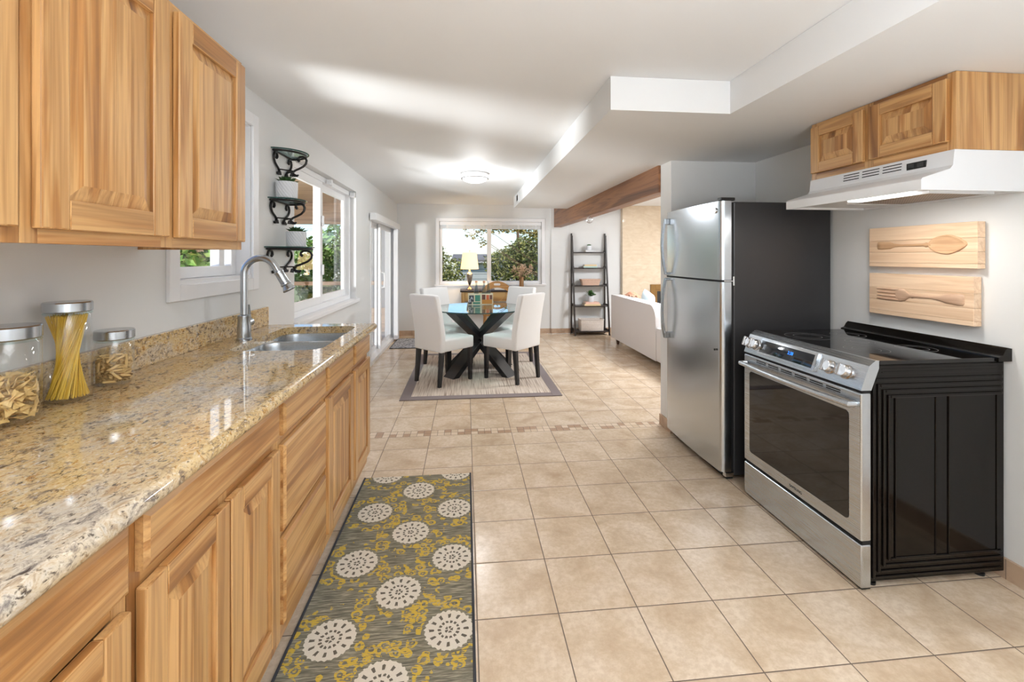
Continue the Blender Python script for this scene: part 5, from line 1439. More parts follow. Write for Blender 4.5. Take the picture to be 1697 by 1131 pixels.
MB().lathe([(0.016, 0), (0.016, 0.0012), (0.008, 0.0012), (0.008, 0)], (0, 0, 0), 20, axis='y', cap0=False, cap1=False).xform(Matrix.Translation((x0_ + 0.018, y0_ - 0.0030, z0 + 0.046))).build('printed_ring', M['white_ceramic'], bxo)
def bottle(x, y, label, cap):
    o = thing('glass_bottle', (x, y, z0 + 0.0065), label, 'bottle', 'clear glass bottles in the carton')
    zz = z0 + 0.0068
    MB().lathe([(0.001, zz), (0.026, zz), (0.029, zz + 0.004), (0.029, zz + 0.135), (0.026, zz + 0.165), (0.015, zz + 0.215), (0.0125, zz + 0.235), (0.0125, zz + 0.262), (0.0145, zz + 0.264), (0.0145, zz + 0.272), (0.010, zz + 0.272)], (x, y, 0), 24, cap0=False, cap1=False).build('glass', M['bottleglass'], o)
    MB().lathe([(0.0150, zz + 0.262), (0.0150, zz + 0.284), (0.013, zz + 0.288), (0.001, zz + 0.288)], (x, y, 0), 18, cap0=False, cap1=True).build('cap', M[cap], o)
by_ = y0_ + 0.064
bottle(x0_ + 0.103, by_, 'clear glass bottle with a copper cap, standing apart at the lamp side of the carton', 'copper')
bottle(x0_ + 0.200, by_ - 0.012, 'clear glass bottle with a copper cap, second from the lamp', 'copper')
bottle(x0_ + 0.255, by_ + 0.022, 'clear glass bottle with a pale cap, behind the copper capped pair', 'white_ceramic')

# ---------------------------------------------------------------- ceiling light
cl = thing('ceiling_light', (0.10, 4.90, CZ - 0.10), 'round white flush ceiling light glowing over the dining area', 'light')
MB().lathe([(0.125, CZ - 0.0005), (0.145, CZ - 0.004), (0.145, CZ - 0.014), (0.135, CZ - 0.020)], (0.10, 4.90, 0), 48).build('base', M['trim'], cl)
MB().lathe([(0.122, CZ - 0.020), (0.128, CZ - 0.040), (0.120, CZ - 0.055)], (0.10, 4.90, 0), 48).build('upper_glass', M['bulbwhite'], cl)
MB().lathe([(0.146, CZ - 0.048), (0.150, CZ - 0.052), (0.150, CZ - 0.060), (0.146, CZ - 0.064), (0.128, CZ - 0.060), (0.128, CZ - 0.050), (0.146, CZ - 0.048)], (0.10, 4.90, 0), 48, cap0=False, cap1=False).build('metal_ring', M['chrome'], cl)
MB().lathe([(0.134, CZ - 0.062), (0.118, CZ - 0.080), (0.075, CZ - 0.096), (0.001, CZ - 0.103)], (0.10, 4.90, 0), 48).build('diffuser', M['bulbwhite'], cl)
light('ceiling_light_lamp', 'POINT', (0.10, 4.90, CZ - 0.26), 12, (0.93, 0.97, 1.0), shadow_soft_size=0.14)
# vent on the soffit face
av = thing('air_vent', (0.72, 6.25, 2.18), 'small dark air vent grille at the far end of the soffit face', 'vent')
mb = MB()
rframe(mb, 'x', 0.717, 0.7248, 6.13, 6.37, 2.115, 2.235, 0.02, 0.001)
mb.build('frame', M['trim'], av)
MB().box(0.7215, 0.7248, 6.15, 6.35, 2.135, 2.215).build('dark_duct', M['dark'], av)
for k in range(6):
    MB().box(0.718, 0.7212, 6.152, 6.348, 2.139 + k * 0.0125, 2.143 + k * 0.0125).build('slat', M['fridge_side'], av)
# wire ring hanging under the beam
rgx, rgy = 1.575, 5.60
mb = MB()
for q in range(3):
    a0 = PI * q / 3
    mb.tube([(rgx + 0.040 * math.cos(a) * math.cos(a0), rgy + 0.040 * math.cos(a) * math.sin(a0), 1.822 + 0.040 * math.sin(a)) for a in [2 * PI * k / 24 for k in range(24)]], 0.003, 6, closed=True)
mb.tube([(rgx, rgy, 1.860), (rgx, rgy, 1.8735)], 0.005, 8)
tag(mb.build('wire_hook', M['chrome']), 'small silver wire cage hook hanging under the timber beam', 'hook')

# ---------------------------------------------------------------- writing desk and what stands on it
DY0, DY1, DX0, DX1, DT = 7.36, 7.79, -0.09, 1.08, 0.80
dk = thing('writing_desk', ((DX0 + DX1) / 2, (DY0 + DY1) / 2, 0), 'oak writing desk with a dark top under the dining room window', 'desk')
MB().box(DX0, DX1, DY0, DY1, DT - 0.028, DT, bev=0.004).build('desk_top', M['espresso'], dk)
MB().box(DX0 + 0.03, DX1 - 0.03, DY0 + 0.02, DY0 + 0.04, 0.62, DT - 0.029).box(DX0 + 0.03, DX1 - 0.03, DY1 - 0.04, DY1 - 0.02, 0.62, DT - 0.029).box(DX0 + 0.03, DX0 + 0.05, DY0 + 0.04, DY1 - 0.04, 0.62, DT - 0.029).box(DX1 - 0.05, DX1 - 0.03, DY0 + 0.04, DY1 - 0.04, 0.62, DT - 0.029).build('apron', M['oak_x'], dk)
for (a, b) in ((DX0 + 0.08, DX0 + 0.42), (DX1 - 0.42, DX1 - 0.08)):
    dr2 = MB().box(a, b, DY0 + 0.010, DY0 + 0.0195, 0.635, DT - 0.040, bev=0.003).build('drawer', M['oak_x'], dk)
    MB().lathe([(0.006, 0.0), (0.010, -0.012), (0.004, -0.018)], (0, 0, 0), 12, axis='y').xform(Matrix.Translation(((a + b) / 2, DY0 + 0.010, 0.70))).build('knob', M['iron'], dr2)
for xk in (DX0 + 0.045, DX1 - 0.045):
    for yk in (DY0 + 0.035, DY1 - 0.035):
        MB().hexa([(xk - 0.016, yk - 0.016, 0), (xk + 0.016, yk - 0.016, 0), (xk + 0.016, yk + 0.016, 0), (xk - 0.016, yk + 0.016, 0), (xk - 0.027, yk - 0.027, 0.62), (xk + 0.027, yk - 0.027, 0.62), (xk + 0.027, yk + 0.027, 0.62), (xk - 0.027, yk + 0.027, 0.62)]).box(xk - 0.027, xk + 0.027, yk - 0.027, yk + 0.027, 0.62, DT - 0.029).build('leg', M['oak_z'], dk)
# table lamp
lx, ly, lz = 0.066, 7.57, DT + 0.0008
lp = thing('table_lamp', (lx, ly, lz), 'lit table lamp with a cream drum shade and pewter urn base', 'lamp')
MB().lathe([(0.001, lz), (0.066, lz), (0.068, lz + 0.010), (0.058, lz + 0.018), (0.040, lz + 0.030), (0.020, lz + 0.055), (0.013, lz + 0.075), (0.018, lz + 0.085), (0.030, lz + 0.120), (0.046, lz + 0.185), (0.054, lz + 0.245), (0.052, lz + 0.262), (0.040, lz + 0.278), (0.022, lz + 0.290), (0.014, lz + 0.310), (0.018, lz + 0.320), (0.010, lz + 0.335), (0.008, lz + 0.36)], (lx, ly, 0), 32).build('base', M['pewter'], lp)
mb = MB().lathe([(0.152, lz + 0.345), (0.117, lz + 0.62), (0.1155, lz + 0.62), (0.1505, lz + 0.345), (0.152, lz + 0.345)], (lx, ly, 0), 40, cap0=False, cap1=False)
mb.build('lamp_shade', M['shade'], lp, sharp=1.0)
MB().lathe([(0.004, lz + 0.61), (0.004, lz + 0.635), (0.009, lz + 0.645), (0.003, lz + 0.66)], (lx, ly, 0), 12).tube([(lx - 0.116, ly, lz + 0.612), (lx + 0.116, ly, lz + 0.612)], 0.002, 6).tube([(lx, ly - 0.116, lz + 0.612), (lx, ly + 0.116, lz + 0.612)], 0.002, 6).build('finial', M['pewter'], lp)
light('table_lamp_bulb', 'POINT', (lx, ly, lz + 0.47), 5, (1.0, 0.80, 0.52), shadow_soft_size=0.04)
# red book and the vase of dried blossoms
rb = thing('closed_book', (0.87, 7.57, DT + 0.0006), 'dark red closed book under the bronze vase', 'book')
MB().box(0.755, 0.995, 7.48, 7.66, DT + 0.0006, DT + 0.004).box(0.755, 0.995, 7.48, 7.66, DT + 0.022, DT + 0.0255).box(0.755, 0.760, 7.48, 7.66, DT + 0.004, DT + 0.022).build('cover', M['book_red'], rb)
MB().box(0.762, 0.990, 7.485, 7.655, DT + 0.0045, DT + 0.0215).build('pages', M['paper'], rb)
vx, vy, vz = 0.945, 7.57, DT + 0.0262
va = thing('flower_vase', (vx, vy, vz), 'bronze cylinder vase of dried blush blossoms on the red book', 'vase')
MB().lathe([(0.001, vz), (0.038, vz), (0.040, vz + 0.006), (0.037, vz + 0.09), (0.042, vz + 0.185), (0.039, vz + 0.185), (0.034, vz + 0.09), (0.034, vz + 0.012), (0.001, vz + 0.012)], (vx, vy, 0), 32).build('vase_body', M['vase'], va)
g = random.Random(12)
mbs, mbf = MB(), MB()
for k in range(30):
    a = g.random() * 2 * PI; sp_ = g.uniform(0.02, 0.17)
    tip = Vector((vx + sp_ * math.cos(a) * 1.05, vy + sp_ * math.sin(a) * 0.8, vz + g.uniform(0.24, 0.44) - sp_ * 0.35))
    b0 = Vector((vx + 0.02 * math.cos(a), vy + 0.02 * math.sin(a), vz + 0.10))
    mid = (b0 + tip) / 2 + Vector((0, 0, 0.03))
    mbs.tube([b0, mid, tip], [0.0022, 0.0016, 0.001], 4)
    for q in range(15):
        c = tip + Vector((g.uniform(-0.034, 0.034), g.uniform(-0.034, 0.034), g.uniform(-0.045, 0.03)))
        r = g.uniform(0.007, 0.013)
        vs_ = [c + Vector((r * math.cos(2 * PI * i / 5), r * math.sin(2 * PI * i / 5), g.uniform(-0.002, 0.003))) for i in range(5)] + [c + Vector((0, 0, r * 0.7)), c - Vector((0, 0, r * 0.7))]
        mbf.add(vs_, [(i, (i + 1) % 5, 5) for i in range(5)] + [((i + 1) % 5, i, 6) for i in range(5)])
mbs.build('stems', M['twig'], va)
mbf.build('blossoms', M['dried'], va, sharp=0.3)
# open book on the desk
ob = thing('open_book', (0.62, 7.52, DT + 0.0008), 'white open book lying on the desk behind the cross-back chair', 'book')
for s_ in (-1, 1):
    n = 8
    vs_, fs = [], []
    for k in range(n + 1):
        u = k / n
        zt_ = DT + 0.006 + 0.022 * math.sin(min(1, u * 1.35) * PI / 2) * (1.0 - 0.55 * u)
        for yy_ in (7.43, 7.61):
            vs_.append((0.62 + s_ * 0.135 * u, yy_, zt_)); vs_.append((0.62 + s_ * 0.135 * u, yy_, DT + 0.001))
    for k in range(n):
        i = k * 4; j = i + 4
        fs += [(i, j, j + 2, i + 2), (i + 1, i + 3, j + 3, j + 1), (i, i + 1, j + 1, j), (i + 2, j + 2, j + 3, i + 3)]
    fs += [(0, 2, 3, 1), (n * 4, n * 4 + 1, n * 4 + 3, n * 4 + 2)]
    MB().add(vs_, fs).build('page_block', M['paper'], ob, sharp=0.8)

# ---------------------------------------------------------------- cross-back desk chair
XC, YC = 0.485, 6.98
xc = thing('cross_back_chair', (XC, YC, 0), 'honey wood cross-back chair tucked at the desk with an oval hand hole', 'chair')
yb = YC - 0.01
def fX(u, v, t_):
    return (XC + u, yb + t_ - 0.05 * max(0, v - 0.46), v)
# arched top board with an oval hole
out = [(-0.215, 0.795), (-0.222, 0.83), (-0.205, 0.875)] + [(-0.205 + 0.41 * k / 12, 0.875 + 0.100 * math.sin(PI * k / 12) ** 0.8) for k in range(1, 12)] + [(0.205, 0.875), (0.222, 0.83), (0.215, 0.795), (0.185, 0.805)] + [(0.185 - 0.37 * k / 10, 0.805 + 0.070 * math.sin(PI * k / 10)) for k in range(1, 10)] + [(-0.185, 0.805)]
oval = rrect(-0.052, 0.052, 0.905, 0.940, 0.0174, 6)
MB().plate(out, [oval], -0.010, 0.012, fX).build('top_rail', M['honey_x'], xc, sharp=0.5)
for s_ in (-1, 1):
    mb = MB()
    P = [(0.214, 0.83), (0.212, 0.70), (0.192, 0.55), (0.182, 0.44)]
    for (u0, v0), (u1, v1) in zip(P[:-1], P[1:]):
        q = [fX(s_ * (u0 - 0.020), v0, -0.010), fX(s_ * (u0 + 0.012), v0, -0.010), fX(s_ * (u0 + 0.012), v0, 0.012), fX(s_ * (u0 - 0.020), v0, 0.012), fX(s_ * (u1 - 0.020), v1, -0.010), fX(s_ * (u1 + 0.012), v1, -0.010), fX(s_ * (u1 + 0.012), v1, 0.012), fX(s_ * (u1 - 0.020), v1, 0.012)]
        mb.hexa(q)
    mb.build('back_post', M['honey_z'], xc)
    mb = MB()
    A, B = (s_ * 0.19, 0.815), (-s_ * 0.165, 0.485)
    n = 10
    for k in range(n):
        t0, t1 = k / n, (k + 1) / n
        w = 0.024
        q = []
        for t_ in (t0, t1):
            u = A[0] + (B[0] - A[0]) * t_; v = A[1] + (B[1] - A[1]) * t_ - 0.018 * math.sin(PI * t_)
            dpt = 0.001 * s_ + 0.001
            q += [fX(u - w * 0.7, v - w * 0.7 * s_, -0.008 + dpt), fX(u + w * 0.7, v + w * 0.7 * s_, -0.008 + dpt), fX(u + w * 0.7, v + w * 0.7 * s_, 0.006 + dpt), fX(u - w * 0.7, v - w * 0.7 * s_, 0.006 + dpt)]
        mb.hexa(q)
    mb.build('cross_slat', M['honey_z'], xc)
MB().prism([(XC + q[0], YC + 0.20 + q[1]) for q in rrect(-0.215, 0.215, -0.215, 0.20, 0.07)], 0.425, 0.452, 'z').build('seat', M['honey_y'], xc)
MB().box(XC - 0.165, XC + 0.165, yb - 0.008, yb + 0.012, 0.448, 0.490, bev=0.003).build('lower_rail', M['honey_x'], xc)
for (sx_, yk, off) in ((-1, YC + 0.01, -0.03), (1, YC + 0.01, -0.03), (-1, YC + 0.36, 0.02), (1, YC + 0.36, 0.02)):
    xk = XC + sx_ * 0.175
    MB().tube([(xk, yk, 0.425), (xk + sx_ * 0.022, yk + off, 0.0)], [0.021, 0.015], 10).build('leg', M['honey_z'], xc)
MB().tube([(XC - 0.185, YC, 0.20), (XC + 0.185, YC, 0.20)], 0.010, 8).tube([(XC - 0.185, YC, 0.20), (XC - 0.185, YC + 0.37, 0.20)], 0.010, 8).tube([(XC + 0.185, YC, 0.20), (XC + 0.185, YC + 0.37, 0.20)], 0.010, 8).build('stretcher', M['honey_x'], xc)

# ---------------------------------------------------------------- ladder shelf
LXa, LXb, LYb, LYf, LZ = 1.845, 2.47, 7.765, 7.49, 1.765
ld = thing('ladder_shelf', ((LXa + LXb) / 2, 7.64, 0), 'dark brown five tier ladder shelf leaning against the living room wall', 'shelf')
for xk in (LXa, LXb):
    xi = xk + (0.022 if xk == LXa else -0.022)
    MB().box(min(xk, xi), max(xk, xi), LYb - 0.022, LYb + 0.014, 0, LZ, bev=0.003).build('rear_post', M['espresso'], ld)
    x0q, x1q = min(xk, xi), max(xk, xi)
    MB().hexa([(x0q, LYf - 0.02, 0), (x1q, LYf - 0.02, 0), (x1q, LYf + 0.02, 0), (x0q, LYf + 0.02, 0), (x0q, LYb - 0.062, LZ - 0.04), (x1q, LYb - 0.062, LZ - 0.04), (x1q, LYb - 0.024, LZ - 0.04), (x0q, LYb - 0.024, LZ - 0.04)]).build('front_post', M['espresso'], ld)
def ldepth(z):
    return LYf + (LYb - 0.043 - LYf) * z / (LZ - 0.04)
SHZ = [1.435, 1.160, 0.855, 0.505, 0.075]
for z in SHZ:
    yf = ldepth(z) - 0.004
    mb = MB().box(LXa + 0.023, LXb - 0.023, yf, LYb + 0.012, z - 0.020, z, bev=0.002)
    mb.box(LXa + 0.023, LXa + 0.035, yf + 0.02, LYb - 0.0, z, z + 0.028, bev=0.002).box(LXb - 0.035, LXb - 0.023, yf + 0.02, LYb - 0.0, z, z + 0.028, bev=0.002)
    mb.build('shelf_board', M['espresso'], ld)
def book(x0, x1, y0, y1, z, h, mat, label, group=None):
    o = thing('stacked_book', ((x0 + x1) / 2, (y0 + y1) / 2, z), label, 'book', group)
    t_ = 0.003
    MB().box(x0, x1, y0, y1, z, z + t_).box(x0, x1, y0, y1, z + h - t_, z + h).box(x0, x1, y0, y0 + t_, z + t_, z + h - t_).build('cover', M[mat], o)
    MB().box(x0 + 0.004, x1 - 0.004, y0 + 0.0035, y1 - 0.004, z + t_ + 0.0004, z + h - t_ - 0.0004).build('pages', M['paper'], o)
    return z + h + 0.0006
e_ = 0.0006
z = book(2.075, 2.235, 7.62, 7.74, SHZ[0] + e_, 0.034, 'book_grey', 'pale grey book under the small succulent on the top ladder rung')
pot('potted_succulent', 2.15, 7.675, z, 0.045, 0.078, 'small white pot with a succulent on the top tier of the ladder shelf', M['white_ceramic'], M['leaf2'], 21, fol='rosette')
z = book(2.035, 2.275, 7.59, 7.74, SHZ[1] + e_, 0.028, 'book_teal', 'pale teal book at the bottom of the pair on the second ladder tier', 'books on the ladder shelf')
z = book(2.05, 2.265, 7.595, 7.735, z, 0.026, 'book_tan', 'tan book on top of the pair on the second ladder tier', 'books on the ladder shelf')
z = book(2.035, 2.320, 7.54, 7.73, SHZ[3] + e_, 0.030, 'book_tan', 'tan book at the bottom of the pair under the leafy pot', 'books on the ladder shelf')
z = book(2.055, 2.300, 7.545, 7.725, z, 0.030, 'book_pink', 'cream pink book directly under the leafy pot on the fourth tier', 'books on the ladder shelf')
pot('potted_plant', 2.175, 7.64, z, 0.058, 0.100, 'white pot with a leafy green plant on the fourth ladder tier', M['white_ceramic'], M['leaf2'], 33, taper=0.9, fol='leafy')
def basket(x0, x1, y0, y1, z, h, flare, mat, label):
    o = thing('wicker_basket', ((x0 + x1) / 2, (y0 + y1) / 2, z), label, 'basket')
    mb = MB()
    t_ = 0.010
    ri, n = 0.02, 5
    def ring(k, zz, inset):
        return [(q[0], q[1], zz) for q in rrect(x0 - k + inset, x1 + k - inset, y0 - k + inset, y1 + k - inset, ri, n)]
    rings = [ring(-flare, z, 0), ring(0, z + h, 0), ring(0, z + h, t_), ring(-flare, z + t_, t_)]
    L = len(rings[0]); vs_ = sum(rings, []); fs = []
    for j in range(3):
        for i in range(L): fs.append((j * L + i, j * L + (i + 1) % L, (j + 1) * L + (i + 1) % L, (j + 1) * L + i))
    fs += [tuple(range(L - 1, -1, -1)), tuple(3 * L + i for i in range(L))]
    mb.add(vs_, fs)
    mb.build('woven_body', M[mat], o)
    rp = [(q[0], q[1], z + h) for q in rrect(x0, x1, y0, y1, ri, n)]
    MB().tube(rp, 0.008, 6, closed=True).build('braided_rim', M[mat], o)
    return o
basket(1.99, 2.335, 7.575, 7.735, SHZ[2] + e_, 0.10, 0.025, 'wicker_pink', 'blush pink shallow wicker basket on the middle tier of the ladder shelf')
basket(1.965, 2.375, 7.525, 7.735, SHZ[4] + e_, 0.19, 0.004, 'wicker_white', 'whitewashed square wicker basket on the bottom tier of the ladder shelf')
cd = MB().tube([(1.42, 7.76, 0.006), (1.50, 7.70, 0.006), (1.58, 7.73, 0.006), (1.66, 7.70, 0.006), (1.74, 7.74, 0.006), (1.82, 7.70, 0.006), (1.90, 7.77, 0.006), (2.0, 7.77, 0.006)], 0.0045, 6).build('power_cord', M['cord'])
tag(cd, 'thin white cord trailing along the skirting beside the ladder shelf', 'cord')

# ---------------------------------------------------------------- sofa with its back to the dining room
sf = thing('sofa', (2.7, 5.9, 0), 'off white sofa seen from behind in the living room', 'sofa')
SY0, SY1, SXb = 4.30, 6.895, 2.29
out = [(SY1, 0.085), (SY1, 0.74)] + [(SY1 - 0.02, 0.755)] + [(5.40, 0.755)] + [(5.40 - 0.17 * math.sin(a), 0.585 + 0.17 * math.cos(a)) for a in [PI / 2 * k / 8 for k in range(1, 9)]] + [(5.225, 0.50), (5.225, 0.085)]
mb = MB()
mb.prism([(q[0], q[1]) for q in out], SXb, SXb + 0.15, 'x')
mb.build('backrest', M['sofa'], sf, sharp=0.9)
MB().box(SXb + 0.001, SXb + 0.84, SY0, 5.222, 0.085, 0.495, bev=0.02).box(SXb + 0.152, SXb + 0.84, 5.226, SY1 - 0.16, 0.085, 0.40, bev=0.015).build('base', M['sofa'], sf)
MB().box(SXb + 0.152, SXb + 0.84, SY1 - 0.155, SY1, 0.085, 0.60, bev=0.025, seg=3).build('arm', M['sofa'], sf)
for k in range(2):
    a = 5.24 + k * 0.755
    MB().box(SXb + 0.30, SXb + 0.86, a, a + 0.74, 0.402, 0.50, bev=0.03, seg=3).build('seat_cushion', M['sofa'], sf)
    MB().box(SXb + 0.153, SXb + 0.30, a, a + 0.74, 0.402, 0.735, bev=0.04, seg=3).build('back_cushion', M['sofa'], sf)
for (xk, yk) in ((SXb + 0.05, SY1 - 0.17), (SXb + 0.05, SY0 + 0.12), (SXb + 0.78, SY1 - 0.12), (SXb + 0.78, SY0 + 0.12)):
    MB().hexa([(xk - 0.014, yk - 0.014, 0), (xk + 0.014, yk - 0.014, 0), (xk + 0.014, yk + 0.014, 0), (xk - 0.014, yk + 0.014, 0), (xk - 0.026, yk - 0.026, 0.086), (xk + 0.026, yk - 0.026, 0.086), (xk + 0.026, yk + 0.026, 0.086), (xk - 0.026, yk + 0.026, 0.086)]).build('leg', M['leg_brown'], sf)
def pillow(name, c, s_, rot, mat, label):
    mb = MB()
    n = 12
    vs_, fs = [], []
    for sgn in (1, -1):
        for i in range(n + 1):
            for j in range(n + 1):
                u, v = 2 * i / n - 1, 2 * j / n - 1
                th_ = max(0.0, (1 - u ** 4) * (1 - v ** 4)) ** 0.6
                pin = 1 - 0.08 * (u * u * (1 - v * v) + v * v * (1 - u * u)) * 0 - 0.06 * (abs(u) * (1 - abs(v)) + abs(v) * (1 - abs(u)))
                vs_.append(Vector((sgn * 0.075 * th_, u * s_ / 2 * pin, v * s_ / 2 * pin)))
    L = (n + 1) ** 2
    for sgn in range(2):
        for i in range(n):
            for j in range(n):
                a = sgn * L + i * (n + 1) + j
                fs.append((a, a + 1, a + n + 2, a + n + 1))
    bm = bmesh.new()
    vv = [bm.verts.new(q) for q in vs_]
    for q in fs: bm.faces.new([vv[i] for i in q])
    bmesh.ops.remove_doubles(bm, verts=bm.verts[:], dist=0.0005)
    mb.bm(bm, 0, Matrix.Translation(c) @ Euler(rot).to_matrix().to_4x4())
    bm.free()
    o = mb.build(name, M[mat], sharp=2.0)
    return tag(o, label, 'pillow')
pillow('throw_pillow', (2.70, 6.43, 0.686), 0.30, (R(14), R(-2), 0), 'blue_pillow', 'pale blue throw pillow peeking over the sofa back')
# rumpled salmon throw on top of the back cushions
g = random.Random(4)
n = 16
vs_, fs = [], []
for i in range(n + 1):
    for j in range(n + 1):
        u, v = i / n, j / n
        x_ = SXb + 0.155 + 0.16 * u; y_ = 6.49 + 0.22 * v
        z_ = 0.742 + 0.055 * math.sin(PI * u) * math.sin(PI * v) + 0.016 * math.sin(9 * v + 4 * u) + 0.014 * math.sin(13 * u + 7 * v) + 0.012
        vs_.append((x_, y_, max(z_, 0.738)))
for i in range(n):
    for j in range(n):
        a = i * (n + 1) + j; fs.append((a, a + 1, a + n + 2, a + n + 1))
vs2 = [(q[0], q[1], q[2] - 0.008 if q[2] > 0.75 else q[2] - 0.0015) for q in vs_]
L = len(vs_)
allf = fs + [tuple(reversed([i + L for i in q])) for q in fs]
bd_ = [i for i in range(n + 1)] + [k * (n + 1) + n for k in range(1, n + 1)] + [n * (n + 1) + k for k in range(n - 1, -1, -1)] + [k * (n + 1) for k in range(n - 1, 0, -1)]
for a, b in zip(bd_, bd_[1:] + bd_[:1]): allf.append((a, b, b + L, a + L))
o = MB().add(vs_ + vs2, allf).build('throw_blanket', M['pink_throw'], sharp=2.0)
tag(o, 'rumpled salmon throw blanket bunched on top of the sofa cushions', 'blanket')
# fringe of a throw showing under the sofa
# ---------------------------------------------------------------- fireplace wall
structure(MB().box(2.765, LX1 - 0.001, 7.70, 7.7995, 0.0, CZ - 0.001).build('wall_fireplace', M['walltile']))
fp = thing('fireplace_surround', (3.75, 7.68, 0.38), 'antique brass fireplace surround with dark glass on the beige tiled wall', 'fireplace')
mb = MB(); rframe(mb, 'y', 7.665, 7.6995, 3.27, 4.25, 0.02, 0.86, 0.09, 0.004); mb.build('brass_frame', M['brass'], fp)
mb = MB(); rframe(mb, 'y', 7.672, 7.690, 3.362, 4.158, 0.112, 0.768, 0.03, 0.003); mb.build('inner_frame', M['brass'], fp)
MB().box(3.392, 4.128, 7.684, 7.688, 0.142, 0.738).build('glass_door', M['ovenglass'], fp)

# ---------------------------------------------------------------- garden, patio and neighbour seen through the windows
def ground(name, x0, x1, y0, y1, z, mat):
    o = MB().box(x0, x1, y0, y1, z - 0.05, z).build(name, mat)
    o['kind'] = 'structure'
    return o
ground('patio_ground', -4.3, -1.312, -3.0, 9.2, -0.06, M['concrete'])
ground('lawn_ground', -14, -4.31, -6, 26, -0.08, M['lawn'])
ground('back_lawn_ground', -4.30, 14, 9.21, 26, -0.08, M['lawn'])
structure(MB().box(-4.4, -1.312, 2.75, 9.0, 2.34, 2.42).build('patio_roof', M['patio_x']))
pr_ = thing('patio_railing', (-2.6, 8.55, -0.06), 'tan timber patio railing with boards, outside the big window', 'railing')
MB().box(-4.25, -1.40, 8.52, 8.60, 0.83, 0.90, bev=0.004).build('top_rail', M['patio_x'], pr_)
MB().box(-4.25, -1.40, 8.54, 8.58, -0.04, 0.40).build('board_panel', M['patio_x'], pr_)
for xk in (-4.2, -3.2, -2.2, -1.45): MB().box(xk - 0.04, xk + 0.04, 8.525, 8.595, -0.058, 0.829).build('post', M['patio_z'], pr_)
bmx_ = MB().box(-4.4, -1.33, 8.45, 8.62, 1.95, 2.338, bev=0.006).build('patio_beam', M['patio_x'])
tag(bmx_, 'tan timber beam under the patio roof, outside the big window', 'beam')
for (xk, lb) in ((-3.35, 'tan timber patio post standing beyond the big window'),):
    tag(MB().box(xk - 0.06, xk + 0.06, 8.63, 8.75, -0.058, 2.338, bev=0.005).build('patio_post', M['patio_z']), lb, 'post')

tag(MB().box(-2.02, -1.33, 8.66, 8.70, -0.058, 2.335, bev=0.003).build('patio_screen', M['screen_grey']), 'pale grey privacy screen outside the sliding glass door', 'screen')  # board added so the door's glass looks grey
def clump(mb, g, c, r, n, size, droop=0.0, shell=0.5):
    for k in range(n):
        while True:
            d = Vector((g.uniform(-1, 1), g.uniform(-1, 1), g.uniform(-1, 1)))
            if shell < d.length < 1: break
        q = Vector(c) + Vector((d.x * r[0], d.y * r[1], d.z * r[2]))
        a = Vector((g.uniform(-1, 1), g.uniform(-1, 1), g.uniform(-0.6, 0.6) - droop)).normalized()
        b = a.cross(Vector((g.uniform(-1, 1), g.uniform(-1, 1), g.uniform(-1, 1))))
        if b.length < 0.05: continue
        b.normalize()
        L = size * g.uniform(0.6, 1.4); w = L * 0.30
        nr = a.cross(b) * (w * 0.25)
        mb.add([q, q + a * L * 0.5 + b * w + nr, q + a * L, q + a * L * 0.5 - b * w + nr], [(0, 1, 2), (0, 2, 3)])
def tree(name, label, base, h, clumps, leafm, size, seed, trunk_r=0.09, cat='tree', group=None, droop=0.3):
    g = random.Random(seed)
    o = thing(name, base, label, cat, group)
    mb = MB(); tk = MB()
    b = Vector(base)
    tk.tube([b, b + Vector((0.05, 0.03, h * 0.5)), b + Vector((0, 0, h))], [trunk_r, trunk_r * 0.7, trunk_r * 0.25], 8)
    for (dx, dy, dz, rx, ry, rz, n) in clumps:
        c = b + Vector((dx, dy, dz))
        clump(mb, g, c, (rx, ry, rz), n, size, droop)
        st_ = b + Vector((0, 0, min(h * 0.95, max(0.1, dz - 0.5 * (abs(dx) + abs(dy))))))
        tk.tube([st_, (st_ + c) / 2 + Vector((g.uniform(-0.08, 0.08), 0, g.uniform(-0.10, 0.02))), c], [trunk_r * 0.28, trunk_r * 0.18, trunk_r * 0.08], 5)
    tk.build('trunk', M['bark'], o)
    mb.build('crown', M[leafm], o, sharp=0.1)
    return o
# beyond the dining room window
tree('conifer_tree', 'olive green conifer with drooping boughs beyond the dining window, behind the vase', (1.45, 12.6, -0.08), 2.6,
     [(0, 0, 0.55, 0.95, 0.7, 0.65, 2600), (-0.25, 0.1, 1.25, 0.70, 0.6, 0.42, 1700), (0.40, 0, 1.60, 0.60, 0.6, 0.50, 1700), (0.75, 0.2, 1.0, 0.7, 0.6, 0.7, 1400), (0.1, 0.3, 1.55, 0.5, 0.5, 0.3, 700)], 'fol_conifer', 0.09, 1, group='trees beyond the dining window')
tree('overhanging_tree', 'autumn tinted tree with leafy branches hanging across the top of the dining window', (2.75, 11.0, -0.08), 4.0,
     [(-1.15, -0.4, 2.10, 0.42, 0.4, 0.16, 420), (-1.75, -0.2, 2.14, 0.40, 0.4, 0.12, 260), (-0.75, -0.3, 1.85, 0.35, 0.4, 0.28, 420), (-2.25, -0.5, 2.08, 0.22, 0.4, 0.14, 90), (-2.60, -0.4, 2.02, 0.18, 0.3, 0.18, 60), (-2.35, -0.4, 1.80, 0.10, 0.2, 0.14, 26), (-0.3, 0, 2.5, 0.8, 0.6, 0.4, 300)], 'fol_dry', 0.075, 2, trunk_r=0.05, group='trees beyond the dining window')
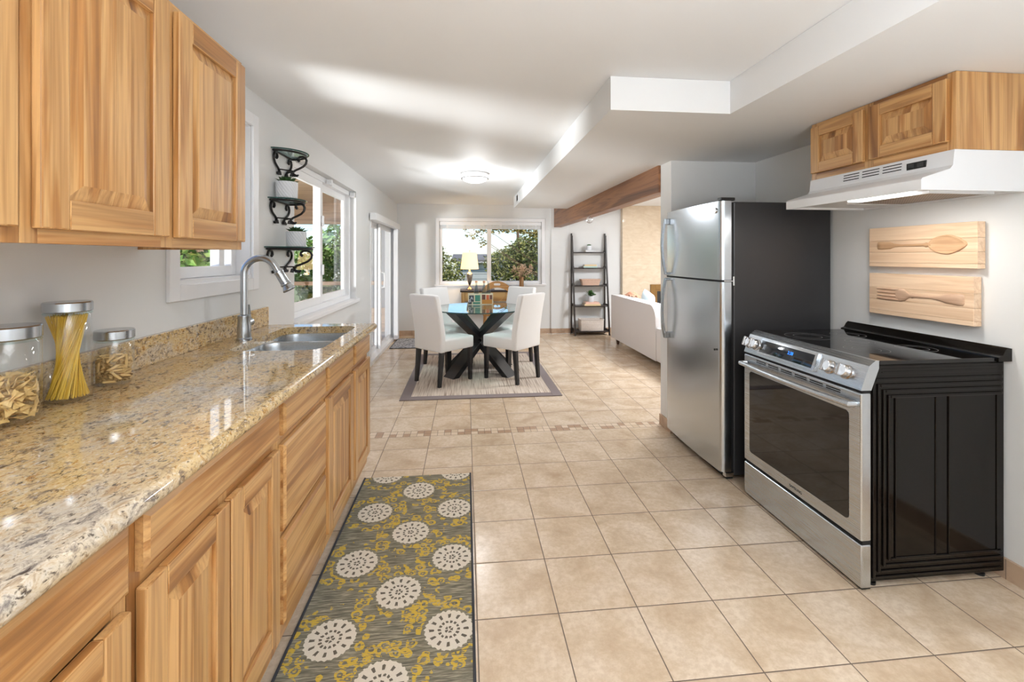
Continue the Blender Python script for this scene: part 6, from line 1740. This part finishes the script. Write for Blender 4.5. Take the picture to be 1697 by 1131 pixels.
tree('garden_tree', 'pale barked green tree beyond the lamp side of the dining window', (-0.65, 12.0, -0.08), 1.9,
     [(0.1, 0, 0.6, 0.62, 0.5, 0.65, 1000), (0.2, 0.1, 1.15, 0.42, 0.5, 0.35, 330), (-0.05, 0, 1.5, 0.18, 0.5, 0.30, 110)], 'fol_conifer', 0.09, 3, trunk_r=0.045, group='trees beyond the dining window')
nb = thing('neighbour_house', (0.4, 17.0, -0.08), 'grey neighbouring house with lap siding beyond the dining window', 'house')
MB().box(-0.3, 3.6, 16.4, 20, -0.08, 1.16).build('siding_wall', M['siding'], nb)
MB().prism([(16.1, 1.16), (20.3, 1.16), (20.3, 1.24), (18.2, 1.46), (16.1, 1.24)], -0.5, 3.9, 'x').build('roof', M['roofing'], nb)
# greenery on the patio side
tree('garden_shrub', 'leafy green shrub beyond the patio rail, in the far sash of the big window', (-2.75, 10.2, -0.08), 2.0,
     [(0, 0, 0.8, 0.9, 0.5, 0.9, 1500), (0.2, 0, 1.7, 0.7, 0.5, 0.6, 1000), (-0.6, 0.1, 1.2, 0.6, 0.5, 0.7, 700)], 'fol_green', 0.13, 5, 0.05, 'shrub', 'shrubs beyond the patio')
tree('garden_shrub', 'green shrub beyond the patio rail, in the near sash of the big window', (-4.95, 10.4, -0.08), 2.0,
     [(0, 0, 0.8, 0.8, 0.5, 0.9, 1200), (0.1, 0, 1.8, 0.7, 0.5, 0.6, 900)], 'fol_green', 0.13, 6, 0.05, 'shrub', 'shrubs beyond the patio')
tree('garden_shrub', 'ferny green shrub close outside the window over the sink', (-3.35, 5.6, -0.06), 1.9,
     [(0, 0, 0.75, 0.55, 0.8, 0.75, 1500), (0.0, 0.2, 1.45, 0.5, 0.7, 0.45, 900)], 'fol_green', 0.12, 7, 0.05, 'shrub', 'shrubs beyond the patio')
fc = thing('garden_fence', (-6.0, 9.0, -0.08), 'brown board fence at the edge of the garden', 'fence')
mb = MB()
for k in range(40): mb.box(-6.0, -5.975, 0.0 + k * 0.40, 0.39 + k * 0.40, -0.06, 1.75)
mb.build('board_panel', M['patio_z'], fc)
MB().box(-5.975, -5.93, 0.0, 15.99, 0.35, 0.44).box(-5.975, -5.93, 0.0, 15.99, 1.35, 1.44).build('fence_rail', M['patio_y'], fc)
